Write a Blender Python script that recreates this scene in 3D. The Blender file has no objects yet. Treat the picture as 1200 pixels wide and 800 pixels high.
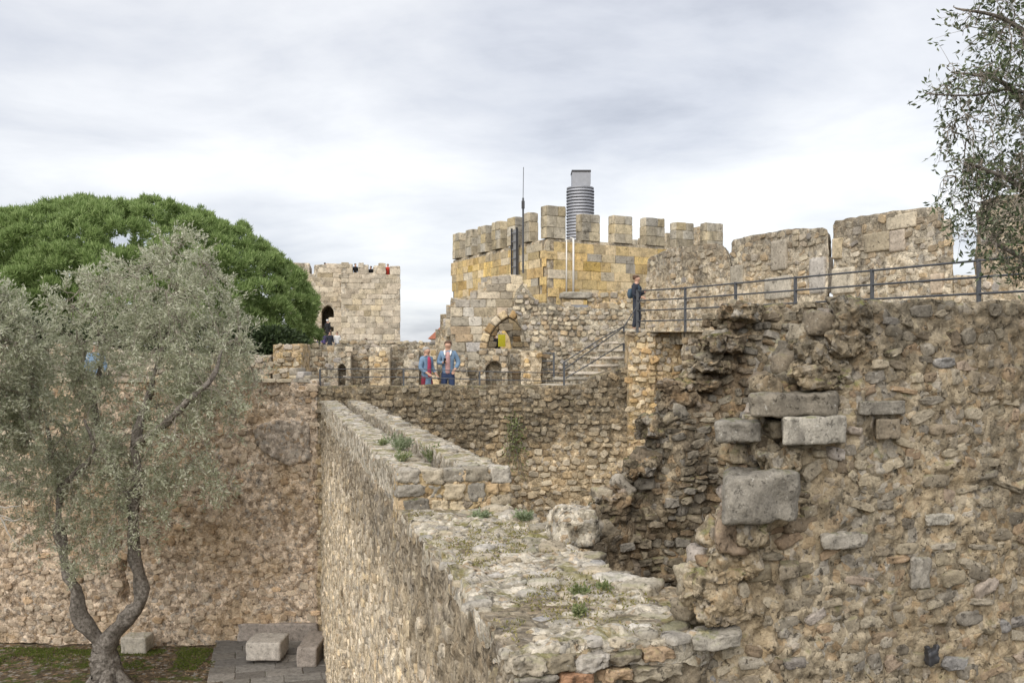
import bpy, bmesh, math, random
import numpy as np
from mathutils import Matrix, Vector

# ------------------------------------------------------------------ camera, sky, sun, exposure
F, HX, HY, EYE = 1100.0, 600.0, 425.0, 7.5      # focal length (px of a 1200 px wide picture), horizon, eye height (m)
SC = bpy.context.scene
COL = SC.collection
cam_d = bpy.data.cameras.new('camera'); cam = bpy.data.objects.new('camera', cam_d); COL.objects.link(cam)
cam.location = (0, 0, EYE); cam.rotation_euler = (math.radians(90), 0, 0)
cam_d.sensor_width = 36; cam_d.lens = 36 * F / 1200; cam_d.shift_y = (HY - 400) / 1200
cam_d.clip_start = 0.05; cam_d.clip_end = 6000
SC.camera = cam

SUN_EL, SUN_AZ = math.radians(42), math.radians(208)     # azimuth clockwise from +Y: behind the camera, to the left
W = bpy.data.worlds.new('World'); SC.world = W; W.use_nodes = True
nt = W.node_tree; nt.nodes.clear()
def wn(t, **k):
    n = nt.nodes.new(t)
    for a, b in k.items(): setattr(n, a, b)
    return n
wl = nt.links.new
out = wn('ShaderNodeOutputWorld'); bg = wn('ShaderNodeBackground')
sky = wn('ShaderNodeTexSky', sky_type='NISHITA', sun_disc=False, sun_elevation=SUN_EL, sun_rotation=SUN_AZ)
tc = wn('ShaderNodeTexCoord'); sep = wn('ShaderNodeSeparateXYZ'); wl(tc.outputs['Generated'], sep.inputs[0])
# cloud deck: direction projected on a flat layer so clouds shrink towards the horizon
def wmath(op, a, b=None, c=None):
    n = wn('ShaderNodeMath', operation=op)
    for i, v in enumerate((a, b, c)):
        if v is None: continue
        if isinstance(v, (int, float)): n.inputs[i].default_value = v
        else: wl(v, n.inputs[i])
    return n.outputs[0]
zc = wmath('ADD', wmath('MAXIMUM', sep.outputs[2], 0.0), 0.16)
cx = wmath('DIVIDE', sep.outputs[0], zc); cy = wmath('DIVIDE', sep.outputs[1], zc)
comb = wn('ShaderNodeCombineXYZ'); wl(cx, comb.inputs[0]); wl(cy, comb.inputs[1])
mp = wn('ShaderNodeMapping'); wl(comb.outputs[0], mp.inputs[0])
mp.inputs['Scale'].default_value = (0.8, 0.95, 1); mp.inputs['Rotation'].default_value = (0, 0, math.radians(14)); mp.inputs['Location'].default_value = (3.1, 1.7, 0.4)
def wnoise(scale, detail, rough, dist):
    n = wn('ShaderNodeTexNoise'); wl(mp.outputs[0], n.inputs['Vector'])
    n.inputs['Scale'].default_value = scale; n.inputs['Detail'].default_value = detail
    n.inputs['Roughness'].default_value = rough; n.inputs['Distortion'].default_value = dist
    return n.outputs['Fac']
big = wnoise(0.6, 3, 0.5, 0.1); mid = wnoise(1.7, 9, 0.56, 0.18)
den = wmath('ADD', wmath('MULTIPLY', big, 0.55), wmath('MULTIPLY', mid, 0.45))
rmp = wn('ShaderNodeValToRGB'); wl(den, rmp.inputs[0])
e = rmp.color_ramp.elements
e[0].position = 0.38; e[0].color = (0.24, 0.25, 0.28, 1)
e[1].position = 0.63; e[1].color = (0.49, 0.49, 0.49, 1)
m1 = e.new(0.45); m1.color = (0.325, 0.334, 0.36, 1)
m2 = e.new(0.51); m2.color = (0.385, 0.39, 0.405, 1)
skys = wn('ShaderNodeMix', data_type='RGBA', blend_type='MULTIPLY'); skys.inputs['Factor'].default_value = 1
wl(sky.outputs[0], skys.inputs['A']); skys.inputs['B'].default_value = (0.09, 0.09, 0.09, 1)
mx = wn('ShaderNodeMix', data_type='RGBA'); mx.inputs['Factor'].default_value = 0.9
wl(skys.outputs['Result'], mx.inputs['A']); wl(rmp.outputs[0], mx.inputs['B'])
wl(mx.outputs['Result'], bg.inputs[0]); bg.inputs[1].default_value = 1.0; wl(bg.outputs[0], out.inputs[0])

sd = bpy.data.lights.new('sun', 'SUN'); sun = bpy.data.objects.new('sun', sd); COL.objects.link(sun)
sd.energy = 1.5; sd.angle = math.radians(75); sd.color = (1.0, 0.94, 0.84)
sdir = Vector((math.sin(SUN_AZ) * math.cos(SUN_EL), math.cos(SUN_AZ) * math.cos(SUN_EL), math.sin(SUN_EL)))
sun.rotation_euler = sdir.to_track_quat('Z', 'Y').to_euler(); sun.location = (-20, -20, 40)
SC.view_settings.view_transform = 'Standard'; SC.view_settings.look = 'None'
SC.view_settings.gamma = 1; SC.view_settings.exposure = 1.2

# ------------------------------------------------------------------ helpers
RNG = np.random.default_rng(7); random.seed(7)
def nrm(v): v = np.asarray(v, float); return v / np.linalg.norm(v)
def P(x, y, d): return np.array([(x - HX) / F * d, d, EYE + (HY - y) / F * d])   # the point seen at pixel x, y at depth d
def project(p):
    p = np.atleast_2d(p); d = np.maximum(p[:, 1], 0.1)
    return HX + p[:, 0] / d * F, HY - (p[:, 2] - EYE) / d * F, d

def vnoise(p, seed=0):
    i = np.floor(p).astype(np.int64); f = p - i; f = f * f * (3 - 2 * f)
    r = np.zeros(len(p))
    for dx in (0, 1):
        for dy in (0, 1):
            for dz in (0, 1):
                h = ((i[:, 0] + dx) * 374761393 + (i[:, 1] + dy) * 668265263 + (i[:, 2] + dz) * 2147483647 + seed * 1274126177) & 0xffffffff
                h = ((h ^ (h >> 13)) * 1274126177) & 0xffffffff
                h = ((h ^ (h >> 16)) * 2246822519) & 0xffffffff
                v = ((h ^ (h >> 15)) & 0xffffff) / float(0xffffff) * 2 - 1
                w = (f[:, 0] if dx else 1 - f[:, 0]) * (f[:, 1] if dy else 1 - f[:, 1]) * (f[:, 2] if dz else 1 - f[:, 2])
                r += v * w
    return r
def fbm(p, freq, octv=3, seed=0, gain=0.5):
    r = 0; a = 1.0
    for k in range(octv):
        r = r + a * vnoise(p * freq * 2 ** k + k * 17.3, seed + k); a *= gain
    return r
def rough(p, N, coarse, fine, fc=1.3, ff=7.0, seed=0):
    """moves points by world-space noise, mostly along N"""
    d = coarse * fbm(p, fc, 2, seed) + fine * fbm(p, ff, 3, seed + 9, 0.6)
    t1 = 0.5 * coarse * fbm(p, fc, 2, seed + 20) + 0.6 * fine * fbm(p, ff, 2, seed + 30)
    t2 = 0.5 * coarse * fbm(p, fc, 2, seed + 40) + 0.6 * fine * fbm(p, ff, 2, seed + 50)
    q = p + np.outer(d, N)
    a = nrm(np.cross(N, [0.31, 0.2, 0.93])) if abs(N[2]) < 0.8 else np.array([1.0, 0, 0]); b = np.cross(N, a)
    return q + np.outer(t1, a) + np.outer(t2, b)

def mesh_np(name, verts, faces, mat=None, smooth=True):
    """faces: list of index arrays (k x 3 or k x 4)"""
    me = bpy.data.meshes.new(name)
    verts = np.asarray(verts, np.float32)
    faces = [np.asarray(f, np.int32) for f in faces if len(f)]
    nl = sum(f.size for f in faces); nf = sum(len(f) for f in faces)
    me.vertices.add(len(verts)); me.vertices.foreach_set('co', verts.ravel())
    me.loops.add(nl); me.loops.foreach_set('vertex_index', np.concatenate([f.ravel() for f in faces]))
    me.polygons.add(nf)
    tot = np.concatenate([np.full(len(f), f.shape[1], np.int32) for f in faces])
    me.polygons.foreach_set('loop_start', np.concatenate([[0], np.cumsum(tot)[:-1]]).astype(np.int32))
    me.polygons.foreach_set('loop_total', tot)
    me.polygons.foreach_set('use_smooth', np.full(nf, smooth))
    me.update(calc_edges=True); me.validate()
    if mat: me.materials.append(mat)
    return me
def put(name, me, parent=None, loc=None):
    o = bpy.data.objects.new(name, me); COL.objects.link(o)
    if loc is not None: o.location = tuple(loc)
    if parent: o.parent = parent
    return o
def tag(o, label=None, cat=None, group=None, kind=None):
    if label: o['label'] = label
    if cat: o['category'] = cat
    if group: o['group'] = group
    if kind: o['kind'] = kind
    return o
def thing(name, loc, label, cat, group=None):
    o = put(name, None, None, loc); o.empty_display_size = 0.3
    return tag(o, label, cat, group)
def local(verts, parent): return np.asarray(verts, float) - (np.array(parent.location) if parent else 0)
def part(name, verts, faces, mat, parent, smooth=True):
    return put(name, mesh_np(name, local(verts, parent), faces, mat, smooth), parent)

class Fr:
    """a wall plane: origin O, U along, V up, N towards the viewer"""
    def __init__(s, O, U, V=(0, 0, 1)):
        s.O = np.array(O, float); s.U = nrm(U); s.V = nrm(V); s.N = np.cross(s.U, s.V)
    def uv(s, x, y):
        d = np.array([(x - HX) / F, 1.0, (HY - y) / F]); c = np.array([0, 0, EYE])
        t = np.dot(s.O - c, s.N) / np.dot(d, s.N); q = c + d * t - s.O
        return (float(np.dot(q, s.U)), float(np.dot(q, s.V)))
    def poly(s, pts): return [s.uv(x, y) for x, y in pts]
    def at(s, u, v, n=0.0): return s.O + s.U * u + s.V * v + s.N * n
    def pts(s, uv, n): return s.O + np.outer(uv[:, 0], s.U) + np.outer(uv[:, 1], s.V) + np.outer(n, s.N)

def inside(q, poly):
    q = np.asarray(q, float); c = np.zeros(len(q), bool); n = len(poly)
    for i in range(n):
        x1, y1 = poly[i]; x2, y2 = poly[(i + 1) % n]
        if y1 == y2: continue
        k = ((y1 > q[:, 1]) != (y2 > q[:, 1])) & (q[:, 0] < (x2 - x1) * (q[:, 1] - y1) / (y2 - y1) + x1)
        c ^= k
    return c
def edge_dist(q, poly, closed=True):
    q = np.asarray(q, float); best = np.full(len(q), 1e9); near = q.copy(); n = len(poly)
    for i in range(n if closed else n - 1):
        a = np.array(poly[i], float); b = np.array(poly[(i + 1) % n], float); ab = b - a; L = ab @ ab
        if L < 1e-12: continue
        t = np.clip(((q - a) @ ab) / L, 0, 1); c = a + np.outer(t, ab); d = np.hypot(*(q - c).T)
        k = d < best; best[k] = d[k]; near[k] = c[k]
    return best, near

def slab(name, fr, poly, thick, h, mat, parent, holes=(), coarse=0.03, fine=0.012, relief=None, back=True, ff=7.0, fc=1.3, seed=0, depth_step=None, skew=0.0):
    """a solid piece of wall: outline poly in the plane of fr, real thickness, holes cut right through, rough surface"""
    poly = [tuple(p) for p in poly]; A = np.array(poly)
    u0, v0 = A.min(0) - h * 0.5; u1, v1 = A.max(0) + h * 0.5
    nu = int((u1 - u0) / h) + 2; nv = int((v1 - v0) / h) + 2
    cu = u0 + (np.arange(nu - 1) + 0.5) * h; cv = v0 + (np.arange(nv - 1) + 0.5) * h
    CU, CV = np.meshgrid(cu, cv, indexing='ij'); q = np.stack([CU.ravel(), CV.ravel()], 1)
    m = inside(q, poly)
    for hp in holes: m &= ~inside(q, hp)
    M = np.zeros((nu + 1, nv + 1), bool); M[1:nu, 1:nv] = m.reshape(nu - 1, nv - 1)     # padded cell mask
    I, J = np.nonzero(M); I = I - 1; J = J - 1
    vid = lambda i, j: i * nv + j
    quads = np.stack([vid(I, J), vid(I + 1, J), vid(I + 1, J + 1), vid(I, J + 1)], 1)
    used, inv = np.unique(quads, return_inverse=True); quads = inv.reshape(-1, 4)
    uv = np.stack([u0 + (used // nv) * h, v0 + (used % nv) * h], 1)
    # boundary edges (directed, inside on the left)
    E = []
    c = M
    for (di, dj, a, b) in ((0, -1, (0, 0), (1, 0)), (1, 0, (1, 0), (1, 1)), (0, 1, (1, 1), (0, 1)), (-1, 0, (0, 1), (0, 0))):
        nb = np.roll(np.roll(c, -di, 0), -dj, 1); k, l = np.nonzero(c & ~nb); k = k - 1; l = l - 1
        E.append(np.stack([vid(k + a[0], l + a[1]), vid(k + b[0], l + b[1])], 1))
    E = np.searchsorted(used, np.concatenate(E))
    bv = np.unique(E)
    d, near = edge_dist(uv[bv], poly)
    for hp in holes:
        d2, n2 = edge_dist(uv[bv], hp); k = d2 < d; d[k] = d2[k]; near[k] = n2[k]
    k = d < h * 1.2; uv[bv[k]] = near[k]
    n = np.zeros(len(uv)) if relief is None else relief(uv)
    uv = uv.copy(); uv[:, 0] -= n * skew                     # eroded faces recede square to the broken edge
    front = fr.pts(uv, n)
    V = [front]; faces = [quads]; nV = len(front)
    L = max(1, int(round(thick / (depth_step or max(h, thick / 14)))))
    pos = np.full(len(uv), -1); pos[bv] = np.arange(len(bv))
    prev = E
    for l in range(1, L + 1):
        t = l / L
        if l == L and back:
            V.append(fr.pts(uv + np.array([skew * thick, 0]), np.full(len(uv), -thick))); cur = E + nV; faces.append(quads[:, ::-1] + nV); nV += len(uv)
        else:
            V.append(fr.pts(uv[bv] + np.array([skew * thick * t, 0]), n[bv] * (1 - t) - thick * t)); cur = pos[E] + nV; nV += len(bv)
        faces.append(np.stack([prev[:, 1], prev[:, 0], cur[:, 0], cur[:, 1]], 1)); prev = cur
    V = rough(np.concatenate(V), fr.N, coarse, fine, fc, ff, seed)
    return part(name, V, faces, mat, parent)

# ------------------------------------------------------------------ stone library
def stone_shape(seed, kind):
    r = np.random.default_rng(seed)
    if kind == 'ashlar':
        o = np.array([[-.5, -.5], [.5, -.5], [.5, .5], [-.5, .5]]) + r.uniform(-.012, .012, (4, 2))
        rings = [(1.0, -0.5), (1.0, 0.75), (0.95, 1.0)]; top = r.uniform(0.98, 1.04)
    elif kind == 'block':
        o = np.array([[-.5, -.42], [-.42, -.5], [.0, -.5], [.43, -.5], [.5, -.4], [.5, .42], [.41, .5], [0, .49], [-.42, .5], [-.5, .4]]) + r.uniform(-.035, .035, (10, 2))
        rings = [(1.0, -0.6), (1.0, 0.55), (0.92, 0.92)]; top = 1.0
    else:
        n = 9; a = np.linspace(0, 2 * np.pi, n, endpoint=False) + r.uniform(-.3, .3, n)
        pw = r.uniform(0.32, 0.6)
        o = np.stack([np.sign(np.cos(a)) * np.abs(np.cos(a)) ** pw, np.sign(np.sin(a)) * np.abs(np.sin(a)) ** pw], 1) * 0.5 * r.uniform(0.84, 1.06, (n, 1))
        rings = [(1.0, -0.7), (0.98, 0.62), (0.80, 0.96)]; top = 1.0
    if kind == 'rough':                                       # broken stone with a lumpy face
        n = 14; a = np.linspace(0, 2 * np.pi, n, endpoint=False); pw = r.uniform(0.3, 0.6)
        jag = 1 + 0.16 * fbm(np.column_stack([np.cos(a), np.sin(a), np.full(n, seed * 3.3)]), 1.3, 3, seed)
        o = np.stack([np.sign(np.cos(a)) * np.abs(np.cos(a)) ** pw, np.sign(np.sin(a)) * np.abs(np.sin(a)) ** pw], 1) * 0.48 * jag[:, None]
        v = []
        for s, z in ((1.0, -0.7), (1.0, 0.2), (0.93, 0.72), (0.72, 0.95), (0.38, 1.0)): v.append(np.column_stack([o * s, np.full(n, z)]))
        v = np.concatenate(v + [np.array([[0, 0, 1.0]])]); up_ = v[:, 2] > 0.1
        v[up_, 2] += 0.32 * fbm(v[up_] * np.array([1, 1, 0]) + seed * 5.1, 3.2, 3, seed)
        q = [[k * n + i, k * n + (i + 1) % n, (k + 1) * n + (i + 1) % n, (k + 1) * n + i] for k in range(4) for i in range(n)]
        return v, np.array(q), np.array([[4 * n + i, 4 * n + (i + 1) % n, 5 * n] for i in range(n)])
    n = len(o); v = []
    for s, z in rings:
        zz = z + (r.uniform(-.16, .16, n) if kind == 'rubble' and z > 0.4 else 0)
        v.append(np.column_stack([o * s, np.full(n, z) if np.isscalar(zz) else zz]))
    v = np.concatenate(v + [np.array([[r.uniform(-.1, .1), r.uniform(-.1, .1), top]])])
    q = []; t = []
    for k in range(len(rings) - 1):
        for i in range(n): j = (i + 1) % n; q.append([k * n + i, k * n + j, (k + 1) * n + j, (k + 1) * n + i])
    b = (len(rings) - 1) * n
    for i in range(n): t.append([b + i, b + (i + 1) % n, len(v) - 1])
    return v, np.array(q), np.array(t)
SHAPES = {k: [stone_shape(100 * i + j, k) for j in range(c)] for i, (k, c) in enumerate((('rubble', 24), ('block', 10), ('ashlar', 8), ('rough', 24)))}
LIB = {}
def lib(kind, j, mat):
    key = (kind, j, mat.name)
    if key not in LIB:
        v, q, t = SHAPES[kind][j]; LIB[key] = mesh_np('stone_' + kind, v, [q, t], mat, kind == 'rough')
    return LIB[key]

def lay(fr, poly, hr, wr, rng, holes=(), avoid=(), fill=0.93, keep=1.0, wild=0.12, inset=0.0, hfun=None):
    """irregular courses of stones inside poly; returns arrays u, v, w, h, rot"""
    A = np.array(poly); u0, v0 = A.min(0); u1, v1 = A.max(0); R = []
    v = v0
    while v < v1:
        hc = rng.uniform(*hr); u = u0 - rng.uniform(0, wr[1])
        while u < u1:
            w = rng.uniform(*wr)
            if rng.random() < keep:
                hh = hc * rng.uniform(1 - wild, 1 + wild * 0.5)
                R.append((u + w / 2, v + hc / 2 + rng.normal(0, wild * hc * 0.35), w * fill, hh * fill, rng.normal(0, wild * 0.6)))
            u += w
        v += hc
    R = np.array(R)
    k = inside(R[:, :2], poly)
    if inset > 0: k &= edge_dist(R[:, :2], poly)[0] > inset
    for hp in holes: k &= ~inside(R[:, :2], hp)
    for (a, b, c, d) in avoid: k &= ~((R[:, 0] > a) & (R[:, 0] < c) & (R[:, 1] > b) & (R[:, 1] < d))
    R = R[k]
    if holes:
        for hp in holes:
            d, _ = edge_dist(R[:, :2], hp); R = R[d > 0.4 * np.minimum(R[:, 2], R[:, 3])]
    return R

def clip_rows(R, poly):
    """trims stones to the outline along their course"""
    out_ = []
    for u, v, w, h, r in R:
        xs = []
        for i in range(len(poly)):
            x1, y1 = poly[i]; x2, y2 = poly[(i + 1) % len(poly)]
            if (y1 > v) != (y2 > v): xs.append(x1 + (x2 - x1) * (v - y1) / (y2 - y1))
        xs.sort()
        for a, b in zip(xs[::2], xs[1::2]):
            if a <= u <= b:
                l = max(u - w / 2, a - 0.01); q = min(u + w / 2, b + 0.01)
                if q - l > 0.05: out_.append(((l + q) / 2, v, q - l, h, r))
    return np.array(out_)
def set_stones(parent, fr, R, mat, rng, kind='rubble', prot=0.03, most=300, relief=None, name='stone', sub=None, push=0.0):
    """stones of R set in the wall: the largest in view as parts, the rest joined in one part"""
    if len(R) == 0: return
    n = np.zeros(len(R)) if relief is None else relief(R[:, :2])
    n = n + push
    C = fr.pts(R[:, :2], n)
    C = rough(C, fr.N, *(sub or (0.0, 0.0)))
    c, s = np.cos(R[:, 4]), np.sin(R[:, 4])
    X = (np.outer(c, fr.U) + np.outer(s, fr.V)) * R[:, 2:3]; Y = (np.outer(-s, fr.U) + np.outer(c, fr.V)) * R[:, 3:4]
    dep = prot * rng.uniform(0.55, 1.35, len(R)); Z = np.outer(dep, fr.N)
    px, py, d = project(C); area = R[:, 2] * R[:, 3] / d ** 2 * np.where((px > -20) & (px < 1220) & (py > -20) & (py < 820), 1, 1e-3)
    order = np.argsort(-area); one = order[:most]; rest = order[most:]
    var = rng.integers(0, len(SHAPES[kind]), len(R)); pl = np.array(parent.location)
    if parent.parent: pl = pl + np.array(parent.parent.location)
    for i in one:
        o = put(name, lib(kind, int(var[i]), mat), parent)
        t = C[i] - pl
        o.matrix_basis = Matrix(((X[i, 0], Y[i, 0], Z[i, 0], t[0]), (X[i, 1], Y[i, 1], Z[i, 1], t[1]), (X[i, 2], Y[i, 2], Z[i, 2], t[2]), (0, 0, 0, 1)))
    if len(rest):
        VV = []; Q = []; T = []; b = 0
        for i in rest:
            v, q, t = SHAPES[kind][var[i]]
            VV.append(C[i] - pl + np.outer(v[:, 0], X[i]) + np.outer(v[:, 1], Y[i]) + np.outer(v[:, 2], Z[i])); Q.append(q + b); T.append(t + b); b += len(v)
        o = put('small_stones', mesh_np('small_stones', np.concatenate(VV), [np.concatenate(Q), np.concatenate(T)], mat, kind == 'rough'), parent); o['kind'] = 'stuff'

class MB:
    """collects boxes, tubes and loose faces into one mesh"""
    def __init__(s): s.v = []; s.f4 = []; s.f3 = []; s.n = 0
    def add(s, v, q=(), t=()):
        v = np.asarray(v, float); s.v.append(v)
        if len(q): s.f4.append(np.asarray(q) + s.n)
        if len(t): s.f3.append(np.asarray(t) + s.n)
        s.n += len(v); return s
    def box(s, c, size, ax=None):
        ax = np.eye(3) if ax is None else np.array(ax); d = np.array(size) / 2
        k = np.array([[x, y, z] for x in (-1, 1) for y in (-1, 1) for z in (-1, 1)]) * d
        return s.add(np.array(c) + k @ ax, [[0, 1, 3, 2], [4, 6, 7, 5], [0, 4, 5, 1], [2, 3, 7, 6], [0, 2, 6, 4], [1, 5, 7, 3]])
    def tube(s, pts, rad, n=6, cap=True):
        pts = np.asarray(pts, float); rad = np.broadcast_to(rad, (len(pts),)); V = []
        a = None
        for i, p in enumerate(pts):
            d = nrm(pts[min(i + 1, len(pts) - 1)] - pts[max(i - 1, 0)])
            if a is None: a = np.cross(d, [0.0, 0, 1]) if abs(d[2]) < 0.9 else np.cross(d, [1.0, 0, 0])
            a = nrm(a - d * (a @ d)); b = np.cross(d, a)
            t = np.linspace(0, 2 * np.pi, n, endpoint=False)
            V.append(p + rad[i] * (np.outer(np.cos(t), a) + np.outer(np.sin(t), b)))
        q = [[k * n + i, k * n + (i + 1) % n, (k + 1) * n + (i + 1) % n, (k + 1) * n + i] for k in range(len(pts) - 1) for i in range(n)]
        V = np.concatenate(V); t = []
        if cap:
            V = np.concatenate([V, pts[:1], pts[-1:]]); m = len(V); L = (len(pts) - 1) * n
            t = [[m - 2, (i + 1) % n, i] for i in range(n)] + [[m - 1, L + i, L + (i + 1) % n] for i in range(n)]
        return s.add(V, q, t)
    def build(s, name, mat, parent=None, smooth=False):
        return part(name, np.concatenate(s.v), [np.concatenate(f) for f in (s.f4, s.f3) if f], mat, parent, smooth)

# ------------------------------------------------------------------ materials
def new_mat(name):
    m = bpy.data.materials.new(name); m.use_nodes = True; t = m.node_tree
    return m, t, t.nodes['Principled BSDF']
class G:
    def __init__(s, t): s.t = t; s.l = t.links.new
    def n(s, ty, **k):
        x = s.t.nodes.new(ty)
        for a, b in k.items(): setattr(x, a, b)
        return x
    def val(s, sock, v):
        if isinstance(v, (int, float)): sock.default_value = v
        elif isinstance(v, (tuple, list)): sock.default_value = (*v, 1) if len(v) == 3 and sock.type == 'RGBA' else v
        else: s.l(v, sock)
    def math(s, op, a, b=0.0, clamp=False):
        x = s.n('ShaderNodeMath', operation=op, use_clamp=clamp); s.val(x.inputs[0], a); s.val(x.inputs[1], b); return x.outputs[0]
    def noise(s, vec, scale, detail=4, rough=0.55, dist=0.0):
        x = s.n('ShaderNodeTexNoise'); s.l(vec, x.inputs['Vector']); x.inputs['Scale'].default_value = scale
        x.inputs['Detail'].default_value = detail; x.inputs['Roughness'].default_value = rough; x.inputs['Distortion'].default_value = dist
        return x.outputs['Fac']
    def ramp(s, f, stops, interp='LINEAR'):
        x = s.n('ShaderNodeValToRGB'); s.val(x.inputs[0], f); e = x.color_ramp.elements; x.color_ramp.interpolation = interp
        while len(e) < len(stops): e.new(0.5)
        for k, (p, c) in enumerate(stops): e[k].position = p; e[k].color = (*c, 1) if isinstance(c, tuple) else (c, c, c, 1)
        return x.outputs[0]
    def mix(s, f, a, b, blend='MIX'):
        x = s.n('ShaderNodeMix', data_type='RGBA', blend_type=blend); s.val(x.inputs['Factor'], f); s.val(x.inputs['A'], a); s.val(x.inputs['B'], b); return x.outputs['Result']
    def step(s, f, a, b): 
        x = s.n('ShaderNodeMapRange', clamp=True, interpolation_type='SMOOTHSTEP'); s.val(x.inputs[0], f); x.inputs[1].default_value = a; x.inputs[2].default_value = b; return x.outputs[0]

def masonry(name, cols, stone=False, dark=0.5, darkcol=(0.075, 0.068, 0.055), sc=1.0, patch=None, patch_amt=0.5, moss=0.0, lichen=0.35, top=None, bump=0.5, dcover=0.5, mosscol=(0.14, 0.15, 0.03), low=None, cell=11.0, pits=0.6, ed=0.7):
    """old lime-mortar masonry: base tones, ochre patches, black crust, pale lichen specks, moss on ledges"""
    m, t, b = new_mat(name); g = G(t)
    geo = g.n('ShaderNodeNewGeometry'); pos = geo.outputs['Position']
    mpn = g.n('ShaderNodeMapping'); g.l(pos, mpn.inputs[0]); mpn.inputs['Scale'].default_value = (1, 1, 0.4); strk = mpn.outputs[0]
    n_mid = g.noise(pos, 7 * sc, 7, 0.65); n_fine = g.noise(pos, 38 * sc, 5, 0.7); n_big = g.noise(pos, 0.9 * sc, 4, 0.6, 0.4)
    k = len(cols)
    if stone:
        oi = g.n('ShaderNodeObjectInfo')
        r = g.math('FRACT', g.math('ADD', oi.outputs['Random'], geo.outputs['Random Per Island']))
        c = g.ramp(r, [(i / (k - 1), cc) for i, cc in enumerate(cols)])
        val = g.math('ADD', 0.72, g.math('MULTIPLY', g.math('FRACT', g.math('MULTIPLY', r, 7.31)), 0.55))
        vm = g.n('ShaderNodeVectorMath', operation='SCALE'); g.l(c, vm.inputs[0]); g.l(val, vm.inputs['Scale']); c = vm.outputs[0]
    else:
        c = g.ramp(n_mid, [(0.28 + 0.44 * i / (k - 1), cc) for i, cc in enumerate(cols)])
    edge = None
    if not stone and cell:                                   # gravel and chips in the mortar
        wob = g.n('ShaderNodeTexNoise'); g.l(pos, wob.inputs['Vector']); wob.inputs['Scale'].default_value = 9 * sc
        ad = g.n('ShaderNodeVectorMath', operation='MULTIPLY_ADD'); g.l(wob.outputs['Color'], ad.inputs[0]); ad.inputs[1].default_value = (0.09 / sc,) * 3; g.l(pos, ad.inputs[2])
        vo = g.n('ShaderNodeTexVoronoi', feature='F1'); g.l(ad.outputs[0], vo.inputs['Vector']); vo.inputs['Scale'].default_value = cell
        ve = g.n('ShaderNodeTexVoronoi', feature='DISTANCE_TO_EDGE'); g.l(ad.outputs[0], ve.inputs['Vector']); ve.inputs['Scale'].default_value = cell
        sx_ = g.n('ShaderNodeSeparateColor'); g.l(vo.outputs['Color'], sx_.inputs[0])
        c = g.mix(1.0, c, g.ramp(sx_.outputs[0], [(0.0, 0.70), (0.5, 0.98), (1.0, 1.3)]), 'MULTIPLY')
        c = g.mix(g.math('MULTIPLY', g.step(sx_.outputs[1], 0.8, 0.9), 0.5), c, (0.36, 0.24, 0.13))
        c = g.mix(g.math('MULTIPLY', g.step(sx_.outputs[2], 0.82, 0.9), 0.6), c, (0.36, 0.34, 0.31))
        edge = g.step(ve.outputs['Distance'], 0.0, 0.16); c = g.mix(1.0, c, g.ramp(g.math('MAXIMUM', edge, g.step(n_mid, 0.44, 0.56)), [(0.0, ed), (1.0, 1.0)]), 'MULTIPLY')
    if patch: c = g.mix(g.math('MULTIPLY', g.step(n_big, 0.45, 0.62), patch_amt), c, patch)
    c = g.mix(1.0, c, g.ramp(n_mid, [(0.3, 0.62), (0.5, 1.0), (0.72, 1.28)]), 'MULTIPLY')
    c = g.mix(1.0, c, g.ramp(n_fine, [(0.28, 0.55), (0.46, 0.98), (0.7, 1.25)]), 'MULTIPLY')
    n_st = g.noise(strk, 1.7 * sc, 8, 0.68, 0.3)
    lo = 0.66 - 0.3 * dcover
    df = g.step(n_st, lo, lo + 0.16)
    if top:
        sp = g.n('ShaderNodeSeparateXYZ'); g.l(pos, sp.inputs[0])
        zz = g.math('ADD', sp.outputs[2], g.math('MULTIPLY', g.math('SUBTRACT', n_st, 0.5), top[2]))
        df = g.math('ADD', g.math('MULTIPLY', df, 0.6), g.math('MULTIPLY', g.step(zz, top[0], top[1]), 0.9), True)
    if low:
        sp = g.n('ShaderNodeSeparateXYZ'); g.l(pos, sp.inputs[0])
        zz = g.math('ADD', sp.outputs[2], g.math('MULTIPLY', g.math('SUBTRACT', n_st, 0.5), low[2]))
        c = g.mix(g.math('MULTIPLY', g.step(zz, low[1], low[0]), low[4]), c, low[3])
    n_sp = g.noise(pos, 16 * sc, 6, 0.75)
    pit = g.step(g.noise(pos, 13 * sc, 5, 0.7), 0.42, 0.33)
    df = g.math('MULTIPLY', df, g.math('ADD', 0.45, g.math('MULTIPLY', g.step(n_sp, 0.36, 0.58), 0.55)))
    c = g.mix(g.math('MULTIPLY', df, dark), c, darkcol)
    c = g.mix(g.math('MULTIPLY', pit, pits), c, (0.035, 0.028, 0.02))
    if lichen:
        lf = g.math('MULTIPLY', g.step(g.noise(pos, 24 * sc, 4, 0.6), 0.63, 0.70), lichen)
        c = g.mix(lf, c, (0.52, 0.50, 0.45))
    if moss:
        sn = g.n('ShaderNodeSeparateXYZ'); g.l(geo.outputs['Normal'], sn.inputs[0])
        mf = g.math('MULTIPLY', g.step(sn.outputs[2], 0.25, 0.75), g.step(g.noise(pos, 3.1 * sc, 5, 0.65), 0.50, 0.62))
        c = g.mix(g.math('MULTIPLY', mf, moss), c, g.mix(n_fine, (mosscol[0] * .5, mosscol[1] * .6, mosscol[2]), (mosscol[0] * 1.7, mosscol[1] * 1.6, mosscol[2] * 1.4)))
    g.l(c, b.inputs['Base Color']); b.inputs['Roughness'].default_value = 0.93; b.inputs['Specular IOR Level'].default_value = 0.2
    bp = g.n('ShaderNodeBump'); bp.inputs['Strength'].default_value = bump; bp.inputs['Distance'].default_value = 0.03 / sc
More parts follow.
